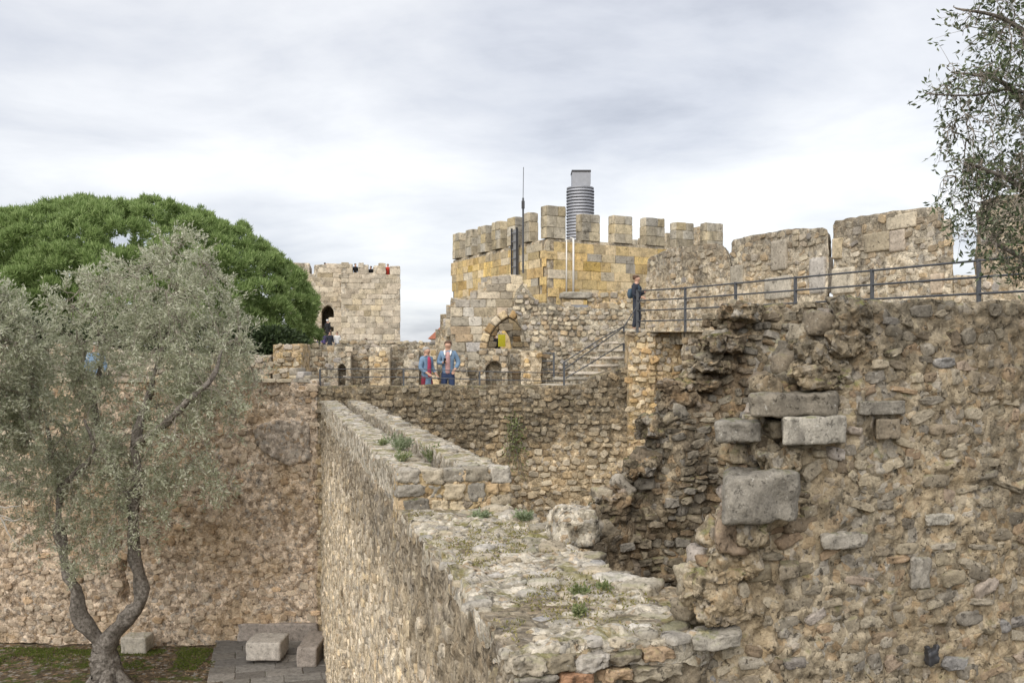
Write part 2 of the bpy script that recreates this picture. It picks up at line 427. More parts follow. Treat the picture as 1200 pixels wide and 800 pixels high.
    hsum = g.math('ADD', g.math('MULTIPLY', n_mid, 0.6), g.math('MULTIPLY', n_fine, 0.5))
    hsum = g.math('SUBTRACT', hsum, g.math('MULTIPLY', pit, 0.7))
    if edge is not None: hsum = g.math('ADD', hsum, g.math('MULTIPLY', edge, 0.3 if cell < 20 else 0.1))
    g.l(hsum, bp.inputs['Height']); g.l(bp.outputs[0], b.inputs['Normal'])
    return m
def plain(name, col, rough=0.6, metal=0.0, var=0.15, scale=30.0, bump=0.0, rnd=0.0):
    m, t, b = new_mat(name); g = G(t); tc_ = g.n('ShaderNodeTexCoord')
    n = g.noise(tc_.outputs['Object'], scale, 4, 0.6)
    c = g.mix(1.0, col, g.ramp(n, [(0.25, 1 - var), (0.75, 1 + var)]), 'MULTIPLY')
    if rnd:
        geo = g.n('ShaderNodeNewGeometry'); oi = g.n('ShaderNodeObjectInfo')
        r = g.math('FRACT', g.math('ADD', oi.outputs['Random'], geo.outputs['Random Per Island']))
        c = g.mix(1.0, c, g.ramp(r, [(0, 1 - rnd), (1, 1 + rnd)]), 'MULTIPLY')
    g.l(c, b.inputs['Base Color']); b.inputs['Roughness'].default_value = rough; b.inputs['Metallic'].default_value = metal
    if bump:
        bp = g.n('ShaderNodeBump'); bp.inputs['Strength'].default_value = bump; bp.inputs['Distance'].default_value = 0.02
        g.l(n, bp.inputs['Height']); g.l(bp.outputs[0], b.inputs['Normal'])
    return m
def leafmat(name, stops, rough=0.55, trans=0.25):
    m, t, b = new_mat(name); g = G(t); geo = g.n('ShaderNodeNewGeometry')
    c = g.ramp(geo.outputs['Random Per Island'], stops)
    g.l(c, b.inputs['Base Color']); b.inputs['Roughness'].default_value = rough; b.inputs['Specular IOR Level'].default_value = 0.25
    tr = g.n('ShaderNodeBsdfTranslucent'); g.l(c, tr.inputs[0]); ms = g.n('ShaderNodeMixShader'); ms.inputs[0].default_value = trans
    g.l(b.outputs[0], ms.inputs[1]); g.l(tr.outputs[0], ms.inputs[2]); g.l(ms.outputs[0], t.nodes['Material Output'].inputs[0])
    return m
# ------------------------------------------------------------------ masonry palettes
TAN = [(0.230, 0.178, 0.115), (0.380, 0.310, 0.213), (0.483, 0.414, 0.299), (0.414, 0.333, 0.230)]
OCH = [(0.441, 0.315, 0.158), (0.525, 0.399, 0.221), (0.483, 0.378, 0.252), (0.399, 0.284, 0.158)]
BRN = [(0.16, 0.13, 0.09), (0.27, 0.215, 0.14), (0.34, 0.28, 0.19), (0.25, 0.20, 0.14)]
GRY = [(0.240, 0.220, 0.190), (0.360, 0.330, 0.280), (0.460, 0.430, 0.370), (0.310, 0.280, 0.240)]
STN = [(0.336, 0.291, 0.224), (0.493, 0.414, 0.291), (0.403, 0.358, 0.302), (0.560, 0.493, 0.370), (0.302, 0.246, 0.179), (0.470, 0.358, 0.224), (0.370, 0.347, 0.325)]
STB = [(0.22, 0.19, 0.15), (0.34, 0.28, 0.19), (0.27, 0.25, 0.22), (0.40, 0.34, 0.24), (0.19, 0.155, 0.11), (0.36, 0.25, 0.15), (0.30, 0.29, 0.28)]
STO = [(0.483, 0.367, 0.210), (0.567, 0.452, 0.284), (0.441, 0.378, 0.284), (0.588, 0.493, 0.347), (0.420, 0.284, 0.147), (0.525, 0.378, 0.189)]
PAL = [(0.560, 0.482, 0.370), (0.627, 0.549, 0.437), (0.515, 0.437, 0.325), (0.582, 0.470, 0.314), (0.493, 0.426, 0.347)]
NEAR = [(0.185, 0.152, 0.107), (0.29, 0.24, 0.168), (0.375, 0.318, 0.232), (0.28, 0.23, 0.163)]
m_near = masonry('near_mortar', NEAR, dark=0.74, sc=1.6, patch=(0.38, 0.285, 0.17), patch_amt=0.4, moss=0.6, lichen=0.3, bump=1.0, dcover=0.56, top=(7.1, 7.8, 1.3), cell=24.0, ed=0.9)
STN1 = [(0.22, 0.19, 0.15), (0.33, 0.28, 0.20), (0.27, 0.245, 0.21), (0.37, 0.32, 0.24), (0.21, 0.175, 0.13), (0.33, 0.235, 0.15), (0.29, 0.28, 0.27)]
m_near_s = masonry('near_stone', STN1, True, dark=0.55, sc=1.8, moss=0.3, lichen=0.5, bump=0.8, dcover=0.5, top=(7.2, 7.9, 1.2))
m_block = masonry('grey_limestone', GRY, True, dark=0.65, darkcol=(0.11, 0.10, 0.085), pits=0.15, sc=2.2, moss=0.5, lichen=0.7, bump=0.9, dcover=0.5)
m_ledge = masonry('ledge_stone', [(0.22, 0.20, 0.165), (0.31, 0.28, 0.235), (0.26, 0.235, 0.195)], True, dark=0.6, sc=1.6, moss=0.5, lichen=0.6, bump=0.9, dcover=0.55)
m_hole = masonry('shade_toned_mortar', [(0.13, 0.105, 0.075), (0.22, 0.18, 0.125), (0.29, 0.24, 0.17), (0.21, 0.17, 0.12)], dark=0.68, darkcol=(0.06, 0.05, 0.038), sc=1.2, patch=(0.28, 0.18, 0.10), patch_amt=0.35, moss=0.4, lichen=0.3, bump=0.9, dcover=0.68)  # stained brown, with part of the pit's shade put into the colour
m_hole_s = masonry('shade_toned_stone', [(0.18, 0.155, 0.12), (0.29, 0.24, 0.17), (0.23, 0.21, 0.18), (0.34, 0.29, 0.21), (0.16, 0.13, 0.095), (0.29, 0.21, 0.13)], True, dark=0.65, darkcol=(0.065, 0.055, 0.042), sc=1.2, moss=0.4, lichen=0.4, bump=0.8, dcover=0.65)  # stones to match, pit shade partly in their tones too
m_back = masonry('back_mortar', [(0.34, 0.255, 0.155), (0.47, 0.37, 0.24), (0.55, 0.45, 0.31), (0.48, 0.37, 0.23)], dark=0.85, darkcol=(0.075, 0.065, 0.048), sc=0.7, lichen=0.2, bump=0.8, dcover=0.5, top=(4.9, 6.0, 3.6), moss=0.3)
m_back_s = masonry('back_stone', [(0.42, 0.34, 0.23), (0.55, 0.45, 0.31), (0.46, 0.40, 0.31), (0.58, 0.50, 0.37), (0.38, 0.29, 0.18), (0.54, 0.41, 0.25)], True, dark=0.78, darkcol=(0.07, 0.06, 0.045), sc=0.7, lichen=0.25, bump=0.6, dcover=0.45, top=(4.9, 6.2, 3.6), moss=0.3)
m_left = masonry('left_mortar', [(0.385, 0.28, 0.19), (0.53, 0.415, 0.31), (0.63, 0.52, 0.41), (0.56, 0.435, 0.315)], dark=0.4, darkcol=(0.15, 0.11, 0.075), sc=0.7, patch=(0.42, 0.30, 0.17), patch_amt=0.45, lichen=0.3, bump=0.8, dcover=0.4)
m_left_s = masonry('left_stone', [(0.40, 0.31, 0.225), (0.54, 0.44, 0.33), (0.46, 0.37, 0.28), (0.58, 0.49, 0.38), (0.36, 0.27, 0.19), (0.50, 0.36, 0.23)], True, dark=0.4, darkcol=(0.15, 0.11, 0.075), sc=0.7, patch=(0.40, 0.28, 0.16), patch_amt=0.35, lichen=0.25, bump=0.6, dcover=0.4)
m_spur = masonry('spur_mortar', [(0.40, 0.325, 0.225), (0.54, 0.45, 0.33), (0.63, 0.54, 0.415), (0.56, 0.46, 0.325)], dark=0.8, darkcol=(0.085, 0.07, 0.05), sc=0.9, patch=(0.47, 0.37, 0.24), patch_amt=0.4, lichen=0.4, bump=0.8, dcover=0.36, top=(4.7, 5.9, 2.8), moss=0.2)
m_spur_s = masonry('spur_stone', PAL, True, dark=0.75, darkcol=(0.09, 0.075, 0.055), sc=0.9, lichen=0.3, bump=0.6, dcover=0.28, top=(4.7, 5.9, 2.8), moss=0.2)
m_top = masonry('weathered_top', [(0.27, 0.228, 0.165), (0.39, 0.345, 0.265), (0.49, 0.445, 0.37), (0.42, 0.37, 0.295)], dark=0.5, darkcol=(0.16, 0.135, 0.085), sc=1.1, moss=0.75, cell=30.0, ed=0.92, mosscol=(0.17, 0.155, 0.04), lichen=0.7, bump=0.9, dcover=0.4)
m_top_s = masonry('weathered_top_stone', [(0.32, 0.285, 0.23), (0.44, 0.41, 0.365), (0.36, 0.325, 0.265), (0.40, 0.34, 0.25), (0.37, 0.355, 0.34)], True, dark=0.5, sc=1.4, moss=0.3, lichen=0.5, bump=0.8, dcover=0.35)
m_och = masonry('ochre_mortar', OCH, dark=0.4, darkcol=(0.15, 0.115, 0.07), sc=0.7, lichen=0.3, bump=0.8, dcover=0.3)
m_och_s = masonry('ochre_stone', STO, True, dark=0.4, darkcol=(0.17, 0.13, 0.085), sc=0.7, lichen=0.3, bump=0.6, dcover=0.3)
m_par = masonry('parapet_mortar', [(0.36, 0.30, 0.22), (0.50, 0.435, 0.335), (0.58, 0.515, 0.41), (0.49, 0.41, 0.30)], dark=0.75, darkcol=(0.10, 0.09, 0.075), sc=0.8, patch=(0.45, 0.34, 0.20), patch_amt=0.4, lichen=0.4, bump=0.7, dcover=0.42, top=(9.3, 10.6, 2.6))
m_par_s = masonry('parapet_stone', STN, True, dark=0.6, darkcol=(0.11, 0.10, 0.085), sc=0.8, lichen=0.4, bump=0.6, dcover=0.4, top=(9.5, 10.8, 2.4))
m_tow = masonry('tower_joint', [(0.30, 0.25, 0.18), (0.40, 0.34, 0.25), (0.46, 0.40, 0.30)], dark=0.5, darkcol=(0.13, 0.115, 0.09), sc=0.45, lichen=0.2, bump=0.4, dcover=0.35)
m_tow_s = masonry('tower_ashlar', [(0.46, 0.38, 0.26), (0.57, 0.41, 0.18), (0.52, 0.43, 0.29), (0.60, 0.42, 0.14), (0.43, 0.40, 0.35), (0.58, 0.45, 0.23), (0.53, 0.36, 0.15), (0.55, 0.48, 0.36)], True, dark=0.7, darkcol=(0.17, 0.15, 0.125), sc=0.5, lichen=0.2, bump=0.5, dcover=0.42)
m_mer = masonry('merlon_ashlar', [(0.40, 0.36, 0.29), (0.47, 0.40, 0.28), (0.43, 0.40, 0.34), (0.50, 0.41, 0.25), (0.38, 0.36, 0.32)], True, dark=0.7, darkcol=(0.14, 0.125, 0.10), sc=0.5, lichen=0.3, bump=0.5, dcover=0.6, moss=0.4)
m_far = masonry('far_tower_stone', [(0.47, 0.40, 0.31), (0.52, 0.455, 0.365), (0.49, 0.42, 0.31), (0.55, 0.49, 0.40), (0.50, 0.41, 0.27)], True, dark=0.35, darkcol=(0.25, 0.21, 0.16), sc=0.3, lichen=0.2, bump=0.3, dcover=0.3)
m_farc = masonry('far_tower_joint', [(0.44, 0.38, 0.29), (0.50, 0.44, 0.35), (0.54, 0.48, 0.39)], dark=0.3, darkcol=(0.25, 0.21, 0.16), sc=0.3, lichen=0.2, bump=0.3, dcover=0.3)
m_gate = masonry('gate_ashlar', [(0.40, 0.36, 0.29), (0.48, 0.42, 0.32), (0.44, 0.41, 0.36), (0.52, 0.43, 0.29), (0.38, 0.36, 0.34), (0.50, 0.38, 0.25)], True, dark=0.55, darkcol=(0.16, 0.145, 0.12), sc=0.5, lichen=0.3, bump=0.5, dcover=0.4)
m_rub = masonry('rubble_mortar', [(0.25, 0.215, 0.16), (0.38, 0.335, 0.26), (0.47, 0.42, 0.33), (0.38, 0.32, 0.23)], dark=0.6, darkcol=(0.11, 0.10, 0.08), sc=0.6, lichen=0.3, bump=0.8, dcover=0.45, top=(9.0, 9.7, 2.0))
m_rub_s = masonry('rubble_stone', STN, True, dark=0.45, darkcol=(0.12, 0.105, 0.085), sc=0.6, lichen=0.3, bump=0.6, dcover=0.4)
m_plaster = masonry('old_plaster', [(0.33, 0.27, 0.21), (0.41, 0.35, 0.29), (0.45, 0.39, 0.33)], dark=0.5, darkcol=(0.17, 0.14, 0.12), sc=0.8, lichen=0.15, bump=0.4, dcover=0.5)
m_brick = masonry('brick_infill', [(0.30, 0.17, 0.10), (0.38, 0.22, 0.13), (0.34, 0.21, 0.14)], True, dark=0.3, sc=1.0, lichen=0.1, bump=0.5)
m_soil = masonry('bare_soil', [(0.075, 0.055, 0.038), (0.12, 0.09, 0.06), (0.16, 0.125, 0.09)], dark=0.4, sc=0.8, lichen=0.15, moss=0.95, mosscol=(0.055, 0.075, 0.012), bump=0.8)
m_pave = masonry('paving_stone', [(0.16, 0.15, 0.14), (0.20, 0.19, 0.175), (0.18, 0.165, 0.15), (0.22, 0.205, 0.185)], True, dark=0.3, sc=1.4, lichen=0.1, bump=0.4)
m_bench = masonry('bench_stone', [(0.20, 0.175, 0.155), (0.25, 0.22, 0.195), (0.22, 0.19, 0.175)], True, dark=0.35, sc=1.2, lichen=0.1, bump=0.4, dcover=0.4)
m_steel = plain('painted_steel', (0.085, 0.09, 0.10), 0.55, 0.3, 0.2, 12)
m_zinc = plain('grey_sheet_metal', (0.30, 0.31, 0.34), 0.5, 0.4, 0.12, 6)
m_dark = plain('dark_metal', (0.05, 0.05, 0.055), 0.5, 0.3, 0.2, 10)
m_white = plain('white_conduit', (0.75, 0.74, 0.71), 0.5, 0.0, 0.08, 10)

def block(name, parent, fr, u, v, n, w, h, d, mat, seed=0, rot=0.0, sub=8, box=0.28, amp=0.10, shear=0.0):
    """a hewn or broken block with worn corners: rounded box with noise"""
    k = sub; g1 = np.linspace(-1, 1, k + 1); V = []; Q = []; b = 0
    for ax in range(3):
        for sg in (-1, 1):
            A, B = np.meshgrid(g1, g1, indexing='ij'); p = np.zeros((k + 1, k + 1, 3)); p[..., ax] = sg; p[..., (ax + 1) % 3] = A * sg; p[..., (ax + 2) % 3] = B
            V.append(p.reshape(-1, 3)); i, j = np.meshgrid(np.arange(k), np.arange(k), indexing='ij'); i = i.ravel(); j = j.ravel()
            Q.append(np.stack([b + i * (k + 1) + j, b + (i + 1) * (k + 1) + j, b + (i + 1) * (k + 1) + j + 1, b + i * (k + 1) + j + 1], 1)); b += (k + 1) ** 2
    V = np.concatenate(V); Q = np.concatenate(Q)
    _, first, inv = np.unique(np.round(V * 1000).astype(int), axis=0, return_index=True, return_inverse=True)
    V = V[first]; Q = inv.ravel()[Q]
    inner = np.clip(V, -(1 - box), 1 - box); dv = V - inner; L = np.linalg.norm(dv, axis=1, keepdims=True); V = inner + np.where(L > 0, dv / np.maximum(L, 1e-9) * np.minimum(L, box), 0)
    dims = np.array([w, h, d]) / 2; unit = np.cbrt(w * h * d) / 2; Q0 = V * dims / unit
    V = V * dims; V = V * (1 + amp * fbm(Q0 + seed * 7.7, 1.1, 3, seed)[:, None]) + 0.35 * unit * amp * np.stack([fbm(Q0 + seed * 3.1, 2.6, 3, seed + i) for i in range(3)], 1)
    if sub >= 12: V = V + 0.26 * unit * amp * np.stack([fbm(Q0 + seed, 5.0, 3, seed + 5 + i, 0.7) for i in range(3)], 1)
    c, s = math.cos(rot), math.sin(rot)
    V = np.column_stack([V[:, 0] * c - V[:, 1] * s, V[:, 0] * s + V[:, 1] * c, V[:, 2]])
    if shear: V[:, 0] += shear * (d / 2 - V[:, 2])           # broken end runs back askew
    Wd = fr.at(u, v, n) + np.outer(V[:, 0], fr.U) + np.outer(V[:, 1], fr.V) + np.outer(V[:, 2], fr.N)
    return part(name, Wd, [Q], mat, parent)
def pxblock(name, parent, fr, x0, y0, x1, y1, depth, mat, seed=0, out=0.05, **k):
    a = fr.uv(x0, y1); b = fr.uv(x1, y0)
    return block(name, parent, fr, (a[0] + b[0]) / 2 - k.get('shear', 0) * out, (a[1] + b[1]) / 2, out - depth / 2, b[0] - a[0], b[1] - a[1], depth, mat, seed, **k)
def rect(u0, v0, u1, v1): return [(u0, v0), (u1, v0), (u1, v1), (u0, v1)]
def arch(uc, v0, w, vs, rise, n=8):
    """pointed arch opening outline"""
    L = [(uc - w / 2, v0), (uc + w / 2, v0), (uc + w / 2, vs)]
    for i in range(1, n): a = i / n; L.append((uc + w / 2 * (1 - a ** 1.6), vs + rise * math.sin(a * math.pi / 2) ** 0.9 * 1.0))
    L.append((uc, vs + rise))
    for i in range(n - 1, 0, -1): a = i / n; L.append((uc - w / 2 * (1 - a ** 1.6), vs + rise * math.sin(a * math.pi / 2) ** 0.9))
    L.append((uc - w / 2, vs)); return L
def grit(seed): return np.random.default_rng(seed)

# ------------------------------------------------------------------ ground
def ground():
    xs = np.concatenate([-np.geomspace(3000, 24, 14), np.linspace(-22, 6, 141), np.geomspace(8, 3000, 14)])
    ys = np.concatenate([-np.geomspace(3000, 4, 12), np.linspace(-2, 34, 145), np.geomspace(36, 4000, 16)])
    X, Y = np.meshgrid(xs, ys, indexing='ij'); p = np.stack([X.ravel(), Y.ravel(), np.zeros(X.size)], 1)
    near = np.exp(-((p[:, 0] + 10) / 30) ** 2 - ((p[:, 1] - 20) / 30) ** 2)
    p[:, 2] = 0.05 * fbm(p, 0.5, 3, 5) * near - 0.03
    ny = len(ys); i, j = np.meshgrid(np.arange(len(xs) - 1), np.arange(ny - 1), indexing='ij'); i = i.ravel(); j = j.ravel()
    o = part('ground', p, [np.stack([i * ny + j, (i + 1) * ny + j, (i + 1) * ny + j + 1, i * ny + j + 1], 1)], m_soil, None)
    tag(o, 'damp courtyard soil with mossy green patches', None, kind='structure')
ground()

# ------------------------------------------------------------------ near ruined wall (right foreground)
f1 = Fr((0.03, 4.3, 0), (0.948, 0.319, 0))
w1 = thing('ruined_wall', f1.at(1.5, 0), 'brown rubble wall with broken stepped edge filling the right foreground', 'wall')
RAG1 = [(600, 774), (660, 768), (720, 758), (790, 748), (808, 728), (800, 704), (802, 686), (818, 670), (830, 654), (840, 642), (844, 616), (858, 606), (862, 560), (880, 540), (884, 520), (874, 512), (876, 494), (896, 486), (894, 464), (922, 455), (928, 440), (922, 428), (942, 410), (964, 396), (970, 372), (978, 356), (1010, 349), (1046, 352), (1080, 350), (1130, 355), (1170, 352), (1200, 357), (1290, 360), (1480, 362)]
rag1 = f1.poly(RAG1); poly1 = rag1 + [(rag1[-1][0], 1.2), (rag1[0][0], 1.2)]
left1 = rag1[3:26]
def rel1(uv):
    d, _ = edge_dist(uv, left1, False)
    k = -0.20 * np.exp(-(d / 0.16) ** 2) - 0.10 * np.exp(-(d / 0.5) ** 2)
    p3 = np.column_stack([uv, np.zeros(len(uv))])
    return k + 0.025 * fbm(p3, 2.3, 3, 3)
slab('wall_core', f1, poly1, 0.95, 0.0155, m_near, w1, coarse=0.025, fine=0.022, relief=rel1, ff=16, fc=3.5, back=False, depth_step=0.03, skew=0.7)
# hewn blocks that stand out of it (pixel boxes in the wall's plane)
BIG = [(848, 550, 934, 610, 0.30, 0.12, 11), (917, 486, 990, 520, 0.28, 0.09, 12), (840, 493, 892, 519, 0.3, 0.03, 13), (880, 459, 984, 489, 0.3, 0.06, 14),
       (1006, 469, 1060, 486, 0.15, 0.045, 15), (1026, 490, 1054, 514, 0.15, 0.035, 16), (838, 604, 890, 650, 0.4, 0.02, 17), (812, 738, 868, 760, 0.2, 0.06, 18),
       (914, 658, 936, 676, 0.12, 0.06, 19), (1066, 650, 1090, 690, 0.15, 0.03, 20), (962, 622, 1014, 644, 0.15, 0.03, 21), (1084, 600, 1118, 616, 0.12, 0.03, 22)]
av1 = []
for (x0, y0, x1, y1, dp, ou, sd) in BIG:
    rr = 0.12 if sd in (12, 15, 16) else 0.24
    pxblock('block', w1, f1, x0, y0, x1, y1, dp, m_near_s if sd in (14, 16, 17, 19) else m_block, sd, ou, box=rr, amp=0.05 if rr < .2 else 0.12, sub=14, shear=0.65)
    a = f1.uv(x0, y1); b = f1.uv(x1, y0); av1.append((a[0] - .02, a[1] - .02, b[0] + .02, b[1] + .02))
for (x, y, w, h, dp, ou, sd) in [(836, 694, 60, 56, 0.24, -0.04, 31), (862, 666, 60, 46, 0.26, -0.02, 32), (846, 722, 56, 36, 0.22, -0.02, 33), (962, 416, 50, 36, 0.22, -0.0, 34), (946, 432, 38, 18, 0.2, -0.0, 35),
        (1002, 372, 44, 40, 0.2, -0.0, 36), (912, 540, 50, 30, 0.22, -0.0, 37), (1000, 402, 54, 30, 0.2, 0.0, 38), (880, 626, 40, 34, 0.3, 0.0, 39), (968, 442, 64, 28, 0.2, 0.0, 40)]:
    pxblock('broken_lump', w1, f1, x - w / 2, y - h / 2, x + w / 2, y + h / 2, dp, m_near, sd, ou, box=0.55, amp=0.32, sub=26, shear=0.65)
g_ = grit(1)
R = lay(f1, poly1, (0.045, 0.095), (0.05, 0.2), g_, avoid=av1, fill=0.98, keep=0.55, wild=0.4, inset=0.03)
R[:, 0] -= 0.7 * rel1(R[:, :2]); sel = g_.random(len(R)) < 0.5
set_stones(w1, f1, R[sel], m_near_s, g_, kind='rough', prot=0.032, relief=rel1, sub=(0.025, 0.0, 3.5, 16), push=-0.02, most=150)
set_stones(w1, f1, R[~sel], m_near_s, g_, kind='rubble', prot=0.028, relief=rel1, sub=(0.025, 0.0, 3.5, 16), push=-0.016, most=150)
def crumble(parent, fr, line, n, size, mat, g, relief, seed, deep, name='stone'):
    """loose rubble bedded along a broken edge"""
    A = np.array(line); L = np.r_[0, np.cumsum(np.hypot(*np.diff(A, axis=0).T))]; t = g.uniform(0, L[-1], n)
    uv = np.stack([np.interp(t, L, A[:, 0]), np.interp(t, L, A[:, 1])], 1); s = g.uniform(*size, n)
    uv = uv + np.stack([g.uniform(-.2, 1.3, n) * s, g.normal(0, .5, n) * s], 1); dep = g.uniform(-deep, 0.0, n)
    rl = relief(uv)
    for i in range(n):
        block(name, parent, fr, uv[i, 0] - 0.7 * (dep[i] + rl[i] * 0.5), uv[i, 1], dep[i] + rl[i] * 0.5, s[i] * g.uniform(.9, 1.5), s[i] * g.uniform(.6, 1.0), s[i] * 1.2, mat[int(g.integers(len(mat)))], seed + i, rot=g.normal(0, .35), box=0.45, amp=0.3, sub=6)
crumble(w1, f1, left1, 130, (0.05, 0.14), (m_near_s, m_near, m_near_s), grit(101), rel1, 2000, 0.2)

# ------------------------------------------------------------------ second ruined wall, behind the pit
f2 = Fr((0.75, 10.2, 0), (0.971, 0.238, 0))
w2 = thing('ruined_wall', f2.at(1.6, 0), 'dark stepped ruin wall behind the deep pit, with ledges climbing right', 'wall')
RAG2 = [(690, 800), (694, 640), (698, 603), (704, 584), (733, 579), (738, 546), (750, 532), (760, 528), (761, 492), (774, 488), (776, 462), (785, 450), (803, 446), (806, 428), (822, 420), (825, 402), (842, 392), (836, 379), (848, 364), (872, 356), (910, 357), (955, 354), (985, 356), (1060, 362), (1200, 366)]
rag2 = f2.poly(RAG2); poly2 = rag2 + [(rag2[-1][0], 2.2), (rag2[0][0], 2.2)]
def rel2(uv):
    p3 = np.column_stack([uv, np.zeros(len(uv))]); d, _ = edge_dist(uv, rag2[:20], False)
    return 0.16 * fbm(p3, 1.1, 3, 8) - 0.22 * np.exp(-(d / 0.3) ** 2) + 0.25 * np.clip((uv[:, 1] - 7.0) * -0.35, -0.4, 0.8)
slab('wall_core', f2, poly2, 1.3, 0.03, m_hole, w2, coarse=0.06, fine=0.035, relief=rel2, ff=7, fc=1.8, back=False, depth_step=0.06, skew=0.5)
g_ = grit(2)
R = lay(f2, poly2, (0.06, 0.13), (0.07, 0.22), g_, fill=0.95, keep=0.85, wild=0.35, inset=0.02)
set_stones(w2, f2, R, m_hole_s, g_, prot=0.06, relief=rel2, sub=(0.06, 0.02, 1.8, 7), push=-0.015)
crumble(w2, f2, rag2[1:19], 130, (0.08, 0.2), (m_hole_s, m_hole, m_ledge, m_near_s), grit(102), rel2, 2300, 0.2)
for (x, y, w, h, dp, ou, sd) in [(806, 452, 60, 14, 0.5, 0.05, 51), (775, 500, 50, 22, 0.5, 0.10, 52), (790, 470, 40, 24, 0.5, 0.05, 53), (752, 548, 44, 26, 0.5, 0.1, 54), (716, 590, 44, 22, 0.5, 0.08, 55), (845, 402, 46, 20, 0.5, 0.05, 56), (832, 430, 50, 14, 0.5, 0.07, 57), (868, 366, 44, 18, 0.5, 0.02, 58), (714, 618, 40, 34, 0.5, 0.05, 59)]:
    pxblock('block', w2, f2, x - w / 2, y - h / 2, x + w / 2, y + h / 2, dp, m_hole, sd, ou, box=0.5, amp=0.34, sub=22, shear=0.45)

# ------------------------------------------------------------------ spur wall running away from the viewer
fs = Fr((0.0, 4.3, 0), (0.238, -0.971, 0))
sp = thing('spur_wall', fs.at(-10, 0, -0.5), 'long tan spur wall with channelled top running from foreground to back wall', 'wall')
NICHE = [(-12.45, 0.0), (-11.35, 0.0), (-11.35, 3.1), (-11.55, 3.5), (-11.9, 3.68), (-12.25, 3.5), (-12.45, 3.1)]
def rels(uv): 
    k = inside(uv, NICHE); p3 = np.column_stack([uv, np.zeros(len(uv))])
    return np.where(k, -0.22, 0.0) + 0.02 * fbm(p3, 1.0, 2, 4)
slab('wall_core', fs, rect(-21.1, 0.0, -0.10, 6.15), 1.03, 0.035, m_spur, sp, coarse=0.035, fine=0.022, relief=rels, ff=9, fc=1.6, back=True)
for (n0, th, v0) in ((0.0, 0.38, 6.505), (-0.68, 0.35, 6.50)):
    fq = Fr(fs.at(0, 0, n0), fs.U); pl = [(-21.1, 6.0), (-4.5, 6.0), (-4.5, v0), (-9, v0 + .01), (-14, v0 - .015), (-21.1, v0)]
    slab('kerb_wall', fq, pl, th, 0.04, m_top, sp, coarse=0.03, fine=0.022, ff=9, fc=1.6)
ft = Fr(fs.at(-4.36, 0, 0), (0.971, 0.238, 0))             # the step facing the viewer
slab('step_face', ft, [(0.0, 6.0), (1.04, 6.0), (1.04, 6.50), (0.72, 6.515), (0.4, 6.49), (0.0, 6.50)], 0.28, 0.02, m_och, sp, coarse=0.02, fine=0.015, ff=11)
for i, (u0, u1, v0, v1, mt) in enumerate([(0.0, 0.2, 6.40, 6.53, m_top_s), (0.2, 0.42, 6.39, 6.52, m_top_s), (0.42, 0.62, 6.40, 6.52, m_top_s), (0.62, 0.86, 6.40, 6.53, m_top_s), (0.86, 1.06, 6.38, 6.53, m_top_s),
        (0.0, 0.26, 6.28, 6.39, m_block), (0.28, 0.4, 6.26, 6.38, m_block), (0.42, 0.62, 6.24, 6.385, m_och_s), (0.64, 0.8, 6.2, 6.38, m_block), (0.82, 0.93, 6.28, 6.38, m_och_s), (0.94, 1.05, 6.3, 6.38, m_och_s), (0.86, 1.06, 6.17, 6.28, m_top_s), (0.3, 0.46, 6.15, 6.24, m_och_s), (0.05, 0.28, 6.14, 6.26, m_block), (0.48, 0.62, 6.14, 6.23, m_och_s)]):
    block('stone', sp, ft, (u0 + u1) / 2, (v0 + v1) / 2, -0.075, u1 - u0, v1 - v0, 0.2, mt, 60 + i, box=0.25, amp=0.16, sub=12)
g_ = grit(3)
R = lay(fs, rect(-21, 0.1, -0.12, 6.12), (0.08, 0.16), (0.08, 0.24), g_, holes=[NICHE], fill=0.95, keep=0.42, wild=0.4)
set_stones(sp, fs, R, m_spur_s, g_, prot=0.03, relief=rels, sub=(0.035, 0.01, 1.6, 9), push=-0.014)
fnb = Fr(fs.at(0, 0, -0.2), fs.U)
R = lay(fnb, [(u, v) for u, v in NICHE], (0.075, 0.085), (0.2, 0.26), g_, fill=0.94, wild=0.05)
set_stones(sp, fnb, R, m_brick, g_, 'block', prot=0.03, name='brick', most=120)
fu = Fr(fs.at(0, 6.15, 0), (0.971, 0.238, 0), (-0.238, 0.971, 0))         # flat top: u across, v away
slab('wall_cap', fu, rect(0.015, 0.06, 1.03, 4.4), 0.12, 0.0165, m_top, sp, coarse=0.03, fine=0.026, ff=10, fc=2.2, back=False, depth_step=0.03, relief=lambda uv: 0.012 + 0.03 * np.clip(fbm(np.column_stack([uv, uv[:, 0] * 0]), 3.2, 3, 12), -0.3, 1))
R = lay(fu, rect(0.02, 0.05, 1.02, 4.35), (0.06, 0.14), (0.07, 0.24), g_, fill=0.95, keep=0.42, wild=0.6)
set_stones(sp, fu, R, m_top_s, g_, kind='rough', prot=0.025, sub=(0.03, 0.0, 2.2, 10), push=0.006, most=150)
fk = Fr(fs.at(0, 6.5, 0), (0.971, 0.238, 0), (-0.238, 0.971, 0))
for (a, b) in ((0.02, 0.36), (0.70, 1.02)):
    R = lay(fk, rect(a, 4.7, b, 21), (0.12, 0.25), (0.12, 0.26), g_, fill=0.95, keep=0.5, wild=0.4)
    set_stones(sp, fk, R, m_top_s, g_, prot=0.025, sub=(0.03, 0.0, 1.6, 9), push=-0.008, most=140)
